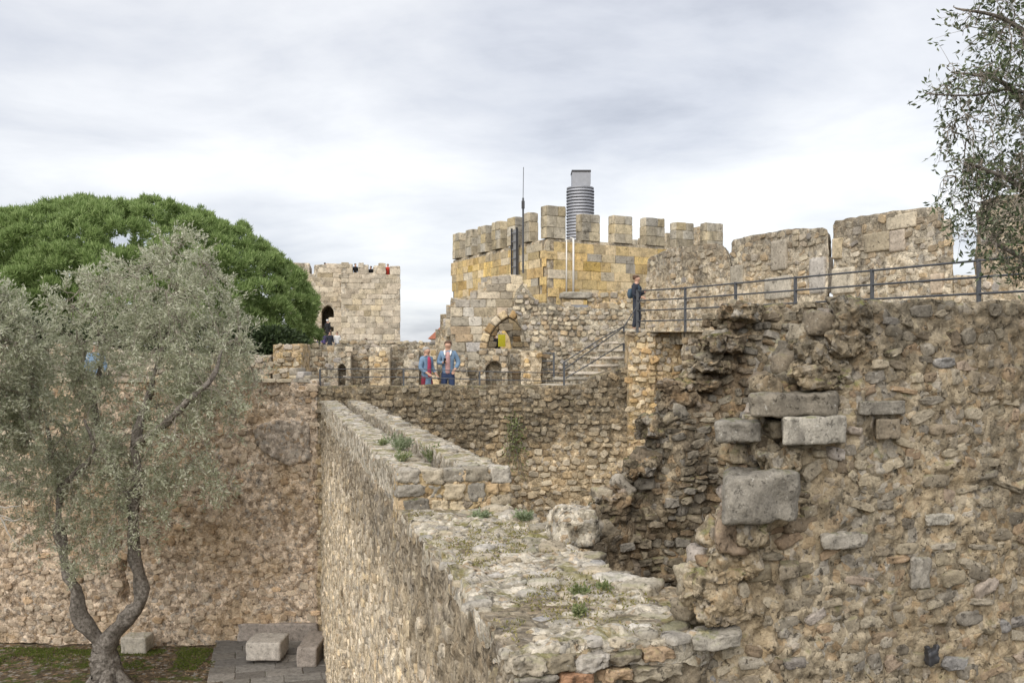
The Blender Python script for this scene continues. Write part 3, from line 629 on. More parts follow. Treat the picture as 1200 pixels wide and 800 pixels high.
# front edge stones under the cap and the boulder on its right rim
fe = Fr(f1.at(0, 0, 0.02), f1.U)
for i, (x0, x1, y0, y1, mt) in enumerate([(602, 640, 770, 794, m_near_s), (642, 676, 769, 788, m_near_s), (678, 716, 765, 788, m_top_s), (718, 752, 763, 780, m_near_s), (754, 790, 757, 776, m_near_s), (606, 650, 790, 815, m_near_s), (655, 700, 786, 806, m_brick), (706, 740, 782, 800, m_near_s), (744, 800, 776, 800, m_near_s)]):
    pxblock('stone', sp, fe, x0, y0, x1, y1, 0.16, mt, 90 + i, 0.012, box=0.3, amp=0.26, sub=13)
fb = Fr(P(672, 650, 7.0), (0.971, 0.238, 0)); fb.O[2] = 6.12
block('boulder', sp, fb, 0.03, 0.13, -0.1, 0.33, 0.30, 0.36, m_top, 120, box=0.55, amp=0.2, sub=16)
for i in range(16):
    u = g_.uniform(0.86, 1.05); v = 0.95 + i * 0.21 + g_.uniform(-.1, .1); s = g_.uniform(0.12, 0.24)
    if abs(v - 2.75) < 0.3: continue
    block('edge_stone', sp, fu, u, v, 0.0, s * 1.2, s, s * 0.55, m_top_s, 130 + i, rot=g_.uniform(0, 3), box=0.5, amp=0.25, sub=8)

# ------------------------------------------------------------------ back wall of the courtyard
f4 = Fr((0, 25.0, 0), (1, 0, 0))
bl = thing('courtyard_wall', (-11, 25, 0), 'tall tan courtyard wall on the left behind the olive tree', 'wall')
HOLE = [(144, 652), (150, 656), (147, 672), (152, 690), (148, 706), (140, 700), (143, 684), (139, 670)]
holep = f4.poly(HOLE)
x372 = f4.uv(372, 445)[0]
pl4 = [(-22, 0), (x372, 0), (x372, EYE - 0.47), (-8, EYE - 0.47), (-22, EYE - 0.5)]
PATCH = f4.poly([(296, 500), (322, 492), (362, 494), (364, 538), (340, 546), (318, 536), (300, 522)])
PATCH2 = f4.poly([(262, 575), (300, 566), (360, 572), (366, 650), (330, 662), (280, 640), (258, 610)])
def rel4(uv):
    p3 = np.column_stack([uv, np.zeros(len(uv))])
    return 0.10 * fbm(p3, 0.45, 3, 6) + np.where(inside(uv, PATCH), 0.05, 0) + np.where(inside(uv, PATCH2), 0.03, 0) - np.where(inside(uv, holep), 0.3, 0) - 0.2 * np.exp(-((uv[:, 1] - 0.2) / 0.25) ** 2) * 0
slab('wall_core', f4, pl4, 0.9, 0.05, m_left, bl, coarse=0.06, fine=0.04, relief=rel4, ff=5, fc=0.9)
slab('plaster_patch', Fr(f4.at(0, 0, 0.03), f4.U), PATCH, 0.08, 0.05, m_plaster, bl, coarse=0.06, fine=0.03, relief=rel4, ff=5, fc=0.9)
g_ = grit(4)
R = lay(f4, [(-14, 0.05), (x372, 0.05), (x372, EYE - .5), (-14, EYE - .5)], (0.12, 0.22), (0.14, 0.36), g_, holes=[PATCH, PATCH2], fill=0.95, keep=0.42, wild=0.4)
set_stones(bl, f4, R, m_left_s, g_, prot=0.04, relief=rel4, sub=(0.06, 0.04, 0.9, 5), push=-0.005)
R = lay(f4, rect(-22, EYE - .52, x372, EYE - .44), (0.1, 0.1), (0.3, 0.6), g_, fill=0.97, wild=0.05)
set_stones(bl, f4, R, m_gate, g_, 'block', prot=0.06, name='coping_stone', most=80)

br = thing('courtyard_wall', (0, 25, 0), 'rubble back wall below the two walkers, dark above and ochre low down', 'wall')
u735 = f4.uv(737, 500)[0]
plr = [(x372, 0), (u735, 0), (u735, f4.uv(737, 430)[1]), f4.uv(728, 431), f4.uv(712, 436), f4.uv(698, 440), f4.uv(684, 450), (f4.uv(664, 452)[0], EYE - 0.61), (x372, EYE - 0.61)]
def rel4r(uv): return 0.08 * fbm(np.column_stack([uv, np.zeros(len(uv))]), 0.6, 3, 16)
slab('wall_core', f4, plr, 0.6, 0.05, m_back, br, coarse=0.05, fine=0.04, relief=rel4r, ff=5, fc=0.9)
g_ = grit(5)
R = lay(f4, plr, (0.13, 0.22), (0.14, 0.36), g_, fill=0.9, keep=0.82, wild=0.35)
set_stones(br, f4, R, m_back_s, g_, prot=0.055, relief=rel4r, sub=(0.05, 0.04, 0.9, 5), push=-0.002)

# walkway behind it, between wall and inner parapet
def deck(name, pts, z, label):
    v = [(x, y, z) for x, y in pts] + [(x, y, z - 0.35) for x, y in pts]; n = len(pts)
    o = part(name, v, [np.array([list(range(n))]) if n == 4 else np.zeros((0, 4)), np.array([[i, i + n, (i + 1) % n + n, (i + 1) % n] for i in range(n)])], m_rub, None, False)
    tag(o, label, None, kind='structure')
deck('wall_walk', [(-22, 25.5), (2.2, 25.5), (2.2, 31.5), (-22, 31.5)], EYE - 1.15, 'stone wall-walk behind the courtyard wall')

# ------------------------------------------------------------------ ochre buttress under the upper walk
f3 = Fr((0, 24.6, 0), (1, 0, 0))
bu = thing('buttress_wall', f3.at(3.9, 0), 'warm ochre rubble buttress below the railing beside the stairs', 'wall')
pl3 = f3.poly([(737, 760), (737, 391), (760, 389), (800, 388), (850, 386), (880, 386), (880, 760)])
GRV = f3.poly([(769, 390), (789, 390), (789, 560), (769, 560)])
def rel3(uv): return 0.05 * fbm(np.column_stack([uv, np.zeros(len(uv))]), 0.8, 3, 26) - np.where(inside(uv, GRV), 0.12, 0)
slab('wall_core', f3, pl3, 0.9, 0.05, m_och, bu, coarse=0.04, fine=0.035, relief=rel3, ff=5)
g_ = grit(6)
R = lay(f3, pl3, (0.12, 0.21), (0.14, 0.34), g_, fill=0.9, keep=0.85, wild=0.32)
k = inside(R[:, :2], GRV) | (R[:, 1] > f3.uv(750, 402)[1])
set_stones(bu, f3, R[~k], m_och_s, g_, prot=0.055, relief=rel3, sub=(0.04, 0.035, 1.3, 5))
set_stones(bu, f3, R[k], m_rub_s, g_, prot=0.05, relief=rel3, sub=(0.04, 0.035, 1.3, 5))

# upper walk: floor, the retaining wall under its railing, and the battlements behind
RA = np.array([4.34, 23.5]); RB = np.array([7.36, 14.8])           # railing line
PA = np.array([3.77, 26.4]); PB = np.array([7.96, 17.0])           # battlement line
rd = nrm(RB - RA)
fr_ = Fr((*RA, 0), (rd[0], rd[1], 0)); OFF = np.array([.866, .5]) * .3
rt = thing('retaining_wall', fr_.at(5, 0), 'rubble retaining wall under the upper walk, mostly hidden by the dark ruin', 'wall')
pr = [(-0.2, 0), (13, 0), (13, EYE + 0.42), (9.2, EYE + 0.52), (0, EYE + 0.78), (-0.2, EYE + 0.78)]
slab('wall_core', fr_, pr, 0.5, 0.08, m_par, rt, coarse=0.05, fine=0.04, ff=4)
g_ = grit(8)
R = lay(fr_, [(-.2, 6.5), (7, 6.5), (7, EYE + .6), (0, EYE + .76)], (0.12, 0.2), (0.15, 0.35), g_, keep=0.85, wild=0.3)
set_stones(rt, fr_, R, m_par_s, g_, prot=0.05, sub=(0.05, 0.04, 1.3, 4), most=120)
pd = nrm(PB - PA)
fv = Fr((*PA, 0), (pd[0], pd[1], 0))
v = [(RA[0] - .3, RA[1] + 1.4, EYE + 0.80), (RA[0] + .26, RA[1] + .15, EYE + 0.76), (*(RB + rd * 5 + OFF), EYE + 0.36), (*(PB + pd * 6.5 + np.array([.6, .3])), EYE + 0.36), (PA[0] + .6, PA[1] + .3, EYE + 0.9), (PA[0] - .8, PA[1] - .2, EYE + .86)]
up = part('upper_walk', v + [(a, b, c - 0.3) for a, b, c in v], [np.array([[0, 1, 2, 5], [5, 2, 3, 4]]), np.array([[i, i + 6, (i + 1) % 6 + 6, (i + 1) % 6] for i in range(6)])], m_rub, None, False)
tag(up, 'stone floor of the upper walk behind the railing', None, kind='structure')

def merlon(px, label, seed, thick=0.65, slabs=(), skew=-1.0):
    pl = fv.poly(px); u = [p[0] for p in pl]; t = thing('battlement', fv.at(sum(u) / len(u), min(p[1] for p in pl)), label, 'battlement', 'battlements along the upper walk')
    rel = lambda uv: 0.03 * fbm(np.column_stack([uv, np.zeros(len(uv))]), 1.1, 3, seed)
    slab('wall_core', fv, pl, thick, 0.035, m_par, t, coarse=0.035, fine=0.025, relief=rel, ff=6, skew=skew)
    g = grit(seed); av = []
    for i, (x0, y0, x1, y1) in enumerate(slabs):
        pxblock('dressed_block', t, fv, x0, y0, x1, y1, 0.25, m_gate, seed + i, 0.05, box=0.1, amp=0.03, sub=10)
        a = fv.uv(x0, y1); b = fv.uv(x1, y0); av.append((a[0], a[1], b[0], b[1]))
    R = lay(fv, pl, (0.1, 0.19), (0.12, 0.32), g, avoid=av, fill=0.95, keep=0.5, wild=0.35, inset=0.05)
    set_stones(t, fv, R, m_par_s, g, prot=0.035, relief=rel, sub=(0.035, 0.025, 1.3, 6), push=-0.008)
    return t
merlon([(757, 420), (757, 312), (758, 303), (766, 299), (782, 292), (800, 288), (815, 289), (838, 286), (847, 288), (853, 300), (856, 310), (856, 420)], 'crumbling dark-topped wall stub behind the railing, nearest the backpack walker', 201, 0.7)
merlon([(857, 420), (857, 285), (860, 281), (896, 273), (916, 270), (940, 268), (963, 266), (968, 268), (970, 275), (970, 420)], 'weathered battlement block with sloping top in the middle of the upper walk', 202, 0.7, [(897, 322, 928, 352), (857, 310, 872, 335), (950, 300, 968, 345), (905, 280, 923, 318)])
merlon([(976, 420), (976, 263), (979, 258), (1010, 253), (1046, 247), (1085, 242), (1100, 243), (1105, 246), (1106, 252), (1106, 420)], 'tallest battlement block with pale dressed stones left of the oak leaves', 203, 0.75, [(1040, 248, 1074, 271), (1014, 270, 1044, 297), (1044, 268, 1062, 296), (977, 278, 988, 304), (976, 312, 1002, 345), (1092, 320, 1106, 345)])
merlon([(1106, 420), (1106, 258), (1112, 258), (1116, 264), (1117, 420)], 'narrow plastered pier at the end of the tallest battlement', 204, 1.0)
merlon([(1117, 420), (1117, 322), (1150, 322), (1150, 420)], 'low sill wall in the gap beside the oak leaves', 205, 0.5)
merlon([(1151, 420), (1150, 236), (1170, 230), (1260, 222), (1260, 420)], 'rubble battlement block half hidden by the oak leaves on the right edge', 206, 0.8)
merlon([(843, 420), (843, 318), (860, 318), (860, 420)], 'low filler wall between stub and middle battlement', 207, 0.35)

# unseen wall added behind the near ruin to keep light out of the pit
fq = Fr((2.75, 5.6, 0), (-0.12, -1, 0)); fq = Fr((3.35, 6.0, 0), (-0.42, -0.907, 0))
pw_ = thing('pit_shade_wall', fq.at(-2.5, 0), 'added unseen wall that shades the pit, hidden behind the near ruin', 'wall')
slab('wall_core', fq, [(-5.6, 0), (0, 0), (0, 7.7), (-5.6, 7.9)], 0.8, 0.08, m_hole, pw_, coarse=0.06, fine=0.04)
# ------------------------------------------------------------------ stairs up to the walk
m_tread = masonry('worn_tread', [(0.40, 0.36, 0.30), (0.47, 0.43, 0.36), (0.44, 0.39, 0.33)], True, dark=0.45, sc=0.8, lichen=0.2, bump=0.4)
st = thing('stone_stairs', (2.4, 26.5, EYE - 1.1), 'worn stone stairs with pale treads climbing right to the backpack walker', 'stairs')
TR = [(661, 452, 25.9), (672, 444, 26.3), (689, 437.5, 26.8), (703, 428.5, 27.3), (712, 419.6, 27.8), (719, 410.7, 28.3), (728, 401.7, 28.8), (736, 393, 29.2), (744, 387, 29.6)]
sdv = nrm([0.62, 1.0, 0]); sx = nrm([1.0, -0.5, 0])
g_ = grit(40)
for i, (x, y, d) in enumerate(TR):
    a = P(x, y, d); w = [1.2, 1.1, 1.0, 0.95, 0.9, 0.85, 0.85, 0.85, 1.5][i]
    fst = Fr(a + np.array([0, 0, -0.45]), (1, 0.12, 0))
    block('step', st, fst, 0.12 + g_.uniform(-.05, .05), 0.22, -0.55, w, 0.47, 1.1 if i < 8 else 1.6, m_rub, 300 + i, box=0.07, amp=0.04, sub=10)
    block('tread', st, fst, 0.12, 0.455, -0.5, w * 1.02, 0.075, 1.1, m_tread, 340 + i, box=0.3, amp=0.05, sub=10)
block('landing', st, Fr(P(748, 389, 29.9), (1, 0, 0)), 0.9, -0.35, -1.0, 3.2, 0.7, 2.6, m_gate, 320, box=0.05, amp=0.01)
b_ = MB()
for (x, y, d), (x2, y2, d2) in zip(TR[:-1], TR[1:]): b_.box(P(x, y, d) + np.array([.1, 1.0, -1.6]), (1.6, 1.4, 2.4))
b_.build('stair_mass', m_rub, st)

def railing(name, label, posts, rails, rp=0.032, rr=0.02):
    c = np.mean([p[0] for p in posts], 0); t = thing(name, (c[0], c[1], min(p[0][2] for p in posts)), label, 'railing')
    for a, b in posts: MB().box((np.array(a) + np.array(b)) / 2, (rp * 2, rp * 1.1, abs(b[2] - a[2]))).build('post', m_steel, t)
    for r in rails: MB().tube(r, rr, 6).build('rail', m_steel, t, True)
    return t
# upper railing
pp = [P(747, 338, 24.9), P(803, 334, 23.5)]
U = [np.array([*(RA + (RB - RA) * s), 0]) for s in (0, 0.225, 0.47, 0.735, 1.0, 1.3, 1.6)]
xs = [803, 862, 932, 1022, 1147]
tops = []
for i in range(7):
    s = (0, 0.225, 0.47, 0.735, 1.0, 1.3, 1.6)[i]
    if i < 5:
        # point of the railing line seen at that pixel column
        k = (xs[i] - HX) / F; dd = RB - RA; s = (k * RA[1] - RA[0]) / (dd[0] - k * dd[1])
    q = RA + (RB - RA) * s; tops.append(np.array([q[0], q[1], EYE + 1.87 - 0.26 * s]))
p0 = P(747, 341, 24.9)
tops = [p0] + tops
posts = [(p - np.array([0, 0, 1.35 if i > 0 else 1.2]), p + np.array([0, 0, 0.03])) for i, p in enumerate(tops)]
railing('railing', 'dark steel railing with four rails along the upper walk on the right', posts, [[p - np.array([0, 0, h]) for p in tops] for h in (0.0, 0.26, 0.52, 0.80)])
# stair railing
A1, A2, A3 = P(661, 424, 25.6), P(731, 383, 27.2), P(752, 350, 26.6)
railing('stair_railing', 'sloping dark handrail beside the stone stairs', [(P(661, 455, 25.6), A1), (P(731, 411, 27.2), A2)],
        [[A1, P(704, 397, 26.6), A2 + np.array([0, 0, .02])], [P(662, 432, 25.6), A2, A3], [P(663, 443, 25.6), P(731, 402, 27.2)]], 0.028, 0.016)
# low railing in front of the two walkers
ps = [(375, 432.5), (473, 432), (562, 435), (661, 437)]
top1 = [P(x, y, 25.35) for x, y in ps]
railing('low_railing', 'low two-bar railing along the wall top in front of the couple', [(p - np.array([0, 0, 0.6]), p) for p in top1],
        [[p for p in top1], [p - np.array([0, 0, 0.22]) for p in top1]], 0.025, 0.014)
railing('short_railing', 'short three-bar railing end beside the foot of the stairs', [(P(649, 442, 29), P(649, 413, 29))], [[P(649, y, 29), P(636, y, 29.3)] for y in (414, 423, 433)], 0.03, 0.018)

# ------------------------------------------------------------------ inner parapet with piers and slits behind the couple
f5 = Fr((0, 31.6, 0), (1, 0, 0))
ip = thing('inner_parapet', f5.at(-2.5, EYE - 1.2), 'rubble parapet with small arched slits behind the walking couple', 'parapet')
p5 = f5.poly([(356, 470), (356, 412), (384, 412), (384, 408), (410, 408), (410, 416.5), (432, 416.5), (432, 409), (512, 409), (512, 470)])
slab('wall_core', f5, p5, 0.5, 0.06, m_rub, ip, coarse=0.04, fine=0.03, ff=4)
p5b = f5.poly([(512, 470), (512, 430), (562, 430), (562, 409), (641, 411), (641, 470)])
slab('wall_core', f5, p5b, 0.5, 0.06, m_rub, ip, coarse=0.04, fine=0.03, ff=4)
g_ = grit(50); f5f = Fr(f5.at(0, 0, 0.0), f5.U)
R = np.concatenate([lay(f5f, p, (0.14, 0.22), (0.16, 0.36), g_, keep=0.85, wild=0.3) for p in (p5, p5b)])
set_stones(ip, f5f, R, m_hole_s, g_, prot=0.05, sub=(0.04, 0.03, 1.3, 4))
f5p = Fr((0, 31.2, 0), (1, 0, 0))
for i, (x0, x1, yt, sl) in enumerate([(384, 411, 406, (396, 405, 426)), (433, 457, 407, None), (474, 491, 410, None), (497, 512, 409, None), (561, 595, 408.5, (569, 588, 423)), (610, 634, 411, None), (530, 548, 415, None)]):
    pl = f5p.poly([(x0, 470), (x0, yt), (x1, yt), (x1, 470)]); hs = []
    if sl:
        a = f5p.uv(sl[0], sl[2]); b = f5p.uv(sl[1], sl[2]); hs = [arch((a[0] + b[0]) / 2, a[1] - 1.6, b[0] - a[0], a[1] - (b[0] - a[0]) * 0.55, (b[0] - a[0]) * 0.55)]
    slab('pier', f5p, pl, 0.42, 0.045, m_par if i % 2 else m_rub, ip, holes=hs, coarse=0.03, fine=0.025, ff=4)
    R = lay(f5p, pl, (0.14, 0.22), (0.16, 0.34), g_, holes=hs, keep=0.8, wild=0.3, inset=0.04)
    set_stones(ip, f5p, R, m_rub_s if i % 2 == 0 else m_och_s, g_, prot=0.045, sub=(0.03, 0.025, 1.3, 4), most=60)
# pier at the left and lower wall behind the olive
f5l = Fr((0, 27.5, 0), (1, 0, 0))
lp = thing('wall_pier', f5l.at(f5l.uv(338, 445)[0], EYE - 1.1), 'square rubble pier above the left courtyard wall, right of the trees', 'wall')
pl = f5l.poly([(320, 470), (320, 404), (355, 403), (355, 470)])
slab('wall_core', f5l, pl, 1.0, 0.05, m_och, lp, coarse=0.035, fine=0.03, ff=4)
R = lay(f5l, pl, (0.13, 0.2), (0.16, 0.34), g_, keep=0.85, wild=0.3, inset=0.04); set_stones(lp, f5l, R, m_rub_s, g_, prot=0.05, sub=(0.035, 0.03, 1.3, 4))
lw = thing('parapet_wall', f5l.at(-13, EYE - 1.1), 'low parapet with dark doorway glimpsed through the olive branches', 'parapet')
door = f5l.poly([(91, 470), (91, 404), (105, 404), (105, 470)])
pl = f5l.poly([(-60, 470), (-60, 404), (40, 404), (40, 420), (58, 420), (58, 401), (106, 401), (106, 404), (150, 412), (318, 416), (318, 470)])
slab('wall_core', f5l, pl, 0.8, 0.06, m_rub, lw, holes=[door], coarse=0.035, fine=0.03, ff=4)
R = lay(f5l, pl, (0.14, 0.22), (0.18, 0.38), g_, holes=[door], keep=0.8, wild=0.3); set_stones(lw, f5l, R, m_rub_s, g_, prot=0.05, sub=(0.035, 0.03, 1.3, 4), most=150)
# short flight between pier and wall
sf = thing('side_steps', P(350, 450, 26.3), 'small flight of steps descending beside the left pier', 'stairs')
for i in range(5):
    block('step', sf, Fr(P(345 + i * 7.5, 431 + i * 4.4, 26.2), (1, 0, 0)), 0, -0.1, -0.4, 0.24, 0.2, 1.0, m_gate, 330 + i, box=0.08, amp=0.03, sub=5)

# far parapet behind
f6 = Fr((0, 50, 0), (1, 0, 0))
fp = thing('far_parapet', f6.at(-6, EYE - 3), 'distant rubble parapet below the sky gap, right of the small tower', 'parapet')
pl = f6.poly([(366, 440), (366, 404), (400, 404), (400, 398), (470, 399), (470, 400), (520, 401), (520, 440)])
slab('wall_core', f6, pl, 0.6, 0.1, m_rub, fp, coarse=0.04, fine=0.05, ff=2.5)
R = lay(f6, pl, (0.2, 0.32), (0.25, 0.55), g_, keep=0.85, wild=0.3); set_stones(fp, f6, R, m_rub_s, g_, prot=0.06, sub=(0.04, 0.05, 1.3, 2.5), most=200)

# ------------------------------------------------------------------ gate ruin with the pointed arch
f7 = Fr((0, 34.0, 0), (1, 0, 0))
gr = thing('gate_ruin', f7.at(-1.0, EYE - 1.2), 'stepped ashlar ruin with a big pointed arch in front of the main tower', 'ruin')
BIGA = f7.poly([(571, 409), (572, 402), (575, 392), (581, 383), (588, 376), (596, 371.5), (603, 375), (610, 383), (616, 393), (620, 403), (622, 409)])
pl7 = f7.poly([(528, 470), (528, 349), (551, 349), (551, 340), (560, 340), (560, 331), (571, 330), (571, 325), (590, 322), (610, 322), (613, 331), (622, 343), (630, 354), (640, 357), (640, 470)])
slab('wall_core', f7, pl7, 0.9, 0.06, m_tow, gr, holes=[BIGA], coarse=0.02, fine=0.015, ff=4)
g_ = grit(60)
R = lay(f7, pl7, (0.26, 0.36), (0.35, 0.85), g_, holes=[BIGA], fill=0.965, wild=0.04); R = clip_rows(R, pl7)
set_stones(gr, f7, R, m_gate, g_, 'block', prot=0.035)
for i in range(len(BIGA) - 1):                              # voussoirs of the arch
    a = np.array(BIGA[i]); b = np.array(BIGA[i + 1]); d = b - a; L = np.hypot(*d)
    if L < 0.02: continue
    nrm2 = np.array([d[1], -d[0]]) / L; 
    c0 = np.mean(BIGA, 0); 
    if nrm2 @ ((a + b) / 2 - c0) < 0: nrm2 = -nrm2
    m = (a + b) / 2 + nrm2 * 0.15
    block('voussoir', gr, f7, m[0], m[1], -0.05, L * 0.97, 0.27, 0.3, m_och_s, 400 + i, rot=math.atan2(d[1], d[0]), box=0.12, amp=0.03, sub=5)
fb7 = Fr((0, 36.6, 0), (1, 0, 0))
SM = fb7.poly([(576, 409), (577, 400), (580, 393), (584, 388), (588, 384), (593, 388), (597, 394), (599, 402), (600, 409)])
slab('inner_wall', fb7, fb7.poly([(560, 470), (560, 366), (640, 366), (640, 470)]), 0.5, 0.06, m_rub, gr, holes=[SM], coarse=0.03, fine=0.02, ff=4)
R = lay(fb7, fb7.poly([(566, 420), (566, 370), (632, 370), (632, 420)]), (0.2, 0.3), (0.3, 0.6), g_, holes=[SM], fill=0.95, wild=0.1)
set_stones(gr, fb7, R, m_och_s, g_, 'block', prot=0.03, most=100)
MB().box(P(588, 395, 41.5), (3.2, 0.3, 3.2)).build('passage_end', m_plaster, gr)
bd = MB(); bd.box(P(588, 399, 38.6), (0.30, 0.05, 0.50)); o = bd.build('notice_board', plain('yellow_board', (0.55, 0.50, 0.03), 0.5), None)
fr_b = MB()
tag(o, 'small bright yellow board standing inside the pointed arch', 'board')
# stepped buttresses on its left flank
f8 = Fr((0, 35.4, 0), (1, 0, 0)); sb = thing('stepped_buttress', f8.at(-2.6, EYE - 1.2), 'narrow stepped stone flank left of the pointed arch ruin', 'buttress')
for i, (x0, x1, yt, dz) in enumerate([(510.5, 517, 386, 1.2), (516, 524, 368, 0.8), (523, 532, 357, 0.4), (528, 536, 352, 0.1)]):
    q = Fr((0, 34.3 + dz, 0), (1, 0, 0)); pl = q.poly([(x0, 470), (x0, yt), (x1, yt), (x1, 470)])
    slab('step_pier', q, pl, 0.8, 0.06, m_tow, sb, coarse=0.02, fine=0.015, ff=4)
    R = lay(q, pl, (0.28, 0.4), (0.3, 0.6), g_, fill=0.95, wild=0.05, inset=0.03); set_stones(sb, q, R, m_gate, g_, 'block', prot=0.03)
# rubble wall right of the arch, up to the stairs
f9 = Fr((0, 33.2, 0), (1, 0, 0)); rw = thing('rubble_wall', f9.at(2, EYE - 1.2), 'grey rubble wall between the pointed arch and the stairs', 'wall')
pl = f9.poly([(622, 480), (621, 405), (612, 388), (606, 374), (603, 352), (606, 340), (612, 332), (618, 342), (630, 354), (654, 357), (662, 360), (740, 362), (757, 360), (757, 480)])
slab('wall_core', f9, pl, 0.7, 0.05, m_rub, rw, coarse=0.05, fine=0.035, ff=4)
R = lay(f9, pl, (0.13, 0.22), (0.14, 0.34), g_, fill=0.9, keep=0.9, wild=0.35, inset=0.02); set_stones(rw, f9, R, m_rub_s, g_, prot=0.06, sub=(0.05, 0.035, 1.3, 4))
f10 = Fr((0, 35.5, 0), (1, 0, 0)); uw = thing('upper_wall', f10.at(3.5, EYE), 'pale plastered wall with a small dark vent box under the main tower', 'wall')
pl = f10.poly([(658, 400), (658, 347), (690, 344), (720, 341), (757, 337), (770, 337), (770, 400)])
NI = f10.poly([(668, 366), (668, 350), (690, 350), (690, 366)])
slab('wall_core', f10, pl, 0.8, 0.06, m_och, uw, holes=[NI], coarse=0.03, fine=0.02, ff=4)
R = lay(f10, pl, (0.16, 0.26), (0.2, 0.45), g_, holes=[NI], keep=0.7, wild=0.3); set_stones(uw, f10, R, m_par_s, g_, prot=0.05, sub=(0.03, 0.02, 1.3, 4))
pxblock('ledge', uw, f10, 656, 342, 692, 350, 0.6, m_block, 70, 0.15, box=0.3, amp=0.15, sub=8)
MB().box(f10.at(*f10.uv(679, 361.5), -0.25), (0.72, 0.3, 0.30)).build('vent_box', m_zinc, uw)

# ------------------------------------------------------------------ main tower
C0 = np.array([1.38, 38.0]); dl = nrm([-4.3, 8.0]); dr = np.array([dl[1], -dl[0]]); S = 9.2
TZ0, TZ1, TZ2 = 4.0, EYE + 5.05, EYE + 6.28
tw = thing('castle_tower', (*(C0 + (dl + dr) * S / 2), TZ0), 'square ochre ashlar tower with battlements and a metal cylinder on its roof', 'tower')
fL = Fr((*(C0 + dl * S), 0), (-dl[0], -dl[1], 0)); fRr = Fr((*C0, 0), (dr[0], dr[1], 0))     # left face, right face
slab('tower_core', fRr, rect(0.05, TZ0, S - .05, TZ1), S - 0.1, 0.2, m_tow, tw, coarse=0.0, fine=0.0, depth_step=0.25)
g_ = grit(70)
for fr_w in (fL, fRr):
    fo = Fr(fr_w.at(0, 0, 0.02 if fr_w is fRr else 0.0), fr_w.U)
    R = lay(fo, rect(0, 7.0, S, TZ1), (0.30, 0.42), (0.45, 1.0), g_, fill=0.985, wild=0.0, inset=0.0)
    R[:, 2] = np.minimum(R[:, 2], 2 * np.minimum(R[:, 0], S - R[:, 0]) + 0.02)
    R = R[R[:, 2] > 0.08]
    set_stones(tw, fo, R, m_tow_s, g_, 'ashlar', prot=0.03, name='block')
def tower_merlon(fr_w, u0, u1, z1, th=0.42, corner=False):
    fm = Fr(fr_w.at(0, 0, 0.03), fr_w.U); c = fm.at((u0 + u1) / 2, TZ1, -th / 2)
    h = z1 - TZ1; w = u1 - u0; ax = (fr_w.U, fr_w.N, fr_w.V)
    e = MB().box(c + np.array([0, 0, h / 2]), (w - .04, th - .04, h - .02), ax).build('merlon', m_tow, tw)
    pl = np.array(tw.location)
    for frm, a, b in ((fm, u0, u1), (Fr(fr_w.at(u0, 0, 0.03 - th), fr_w.N), 0.0, th), (Fr(fr_w.at(u1, 0, 0.03), -fr_w.N), 0.0, th)):
        n = 3; zs = [TZ1, TZ1 + h * .34, TZ1 + h * .68, z1]
        for k in range(3):
            cut = [a, b] if (b - a) < 0.7 else [a, a + (b - a) * g_.uniform(.35, .65), b]
            for p, q in zip(cut[:-1], cut[1:]):
                R = np.array([[(p + q) / 2, (zs[k] + zs[k + 1]) / 2, (q - p) * .98, (zs[k + 1] - zs[k]) * .97, 0.0]])
                set_stones(e, frm, R, m_mer, g_, 'block' if k == 2 else 'ashlar', prot=0.035, name='block')
    cap = MB(); cap.box(c + np.array([0, 0, h + 0.03]), (w + .02, th + .02, 0.09), ax); cap.build('cap_stone', m_mer, e).location = (0, 0, 0)
def ucol(fr_w, x): 
    return fr_w.uv(x, 262)[0]
# merlons by the columns where they stand, both faces
for (x0, x1) in ((675, 702), (713, 740), (750, 778), (785.5, 812), (821, 848)):
    tower_merlon(fRr, ucol(fRr, x0 + 6.5), min(ucol(fRr, x1), S), TZ2 + g_.uniform(-.12, .04))
tower_merlon(fRr, 0.0, ucol(fRr, 662), TZ2 + 0.1)
for (x0, x1) in ((531.5, 544), (546.5, 558), (561, 574.5), (577.5, 592), (595.5, 609), (614, 626)):
    tower_merlon(fL, max(ucol(fL, x0), 0.0), ucol(fL, x1 - 5), TZ2)
# far sides, seen through the gaps
fBk = Fr((*(C0 + dl * S + dr * S), 0), (-dr[0], -dr[1], 0)); fSd = Fr((*(C0 + dr * S), 0), (dl[0], dl[1], 0))
for k in range(6):
    for q in (fBk, fSd): tower_merlon(q, 0.75 + k * 1.4, 0.75 + k * 1.4 + 0.95, TZ2)
# periscope cylinder on the roof
cy = thing('ventilated_cylinder', P(680, 300, 44.2), 'grey louvred metal cylinder with box cap standing on the tower roof', 'periscope')
base = np.array(P(680, 290, 44.2)); zt = P(680, 222, 44.2)[2]; rad = 16 / F * 44.2
b_ = MB(); b_.tube([base, (base[0], base[1], zt)], rad * 0.93, 28); b_.build('drum', m_zinc, cy, True)
nr = 19
for i in range(nr):
    z = base[2] + (zt - base[2]) * (i + 0.5) / nr; hh = (zt - base[2]) / nr
    MB().tube([(base[0], base[1], z - hh * .42), (base[0], base[1], z), (base[0], base[1], z + hh * .30)], [rad * 1.03, rad * 1.02, rad * 0.93], 28, False).build('louvre', m_zinc, cy, True)
MB().tube([(base[0], base[1], zt), (base[0], base[1], zt + .06)], rad * 1.0, 28).build('rim', m_zinc, cy)
bw = 21 / F * 44.2; bh = 17 / F * 44.2
MB().box((base[0] + .02, base[1], zt + .06 + bh / 2), (bw, bw, bh)).build('cap_box', m_zinc, cy)
MB().box((base[0] + .02, base[1], zt + .10 + bh), (bw * 1.06, bw * 1.06, 0.09)).build('lid', m_dark, cy)
MB().box((base[0] + .02 + bw / 2, base[1] - .1, zt + .06 + bh * .55), (0.03, bw * .6, bh * .7)).build('mirror_opening', m_dark, cy)
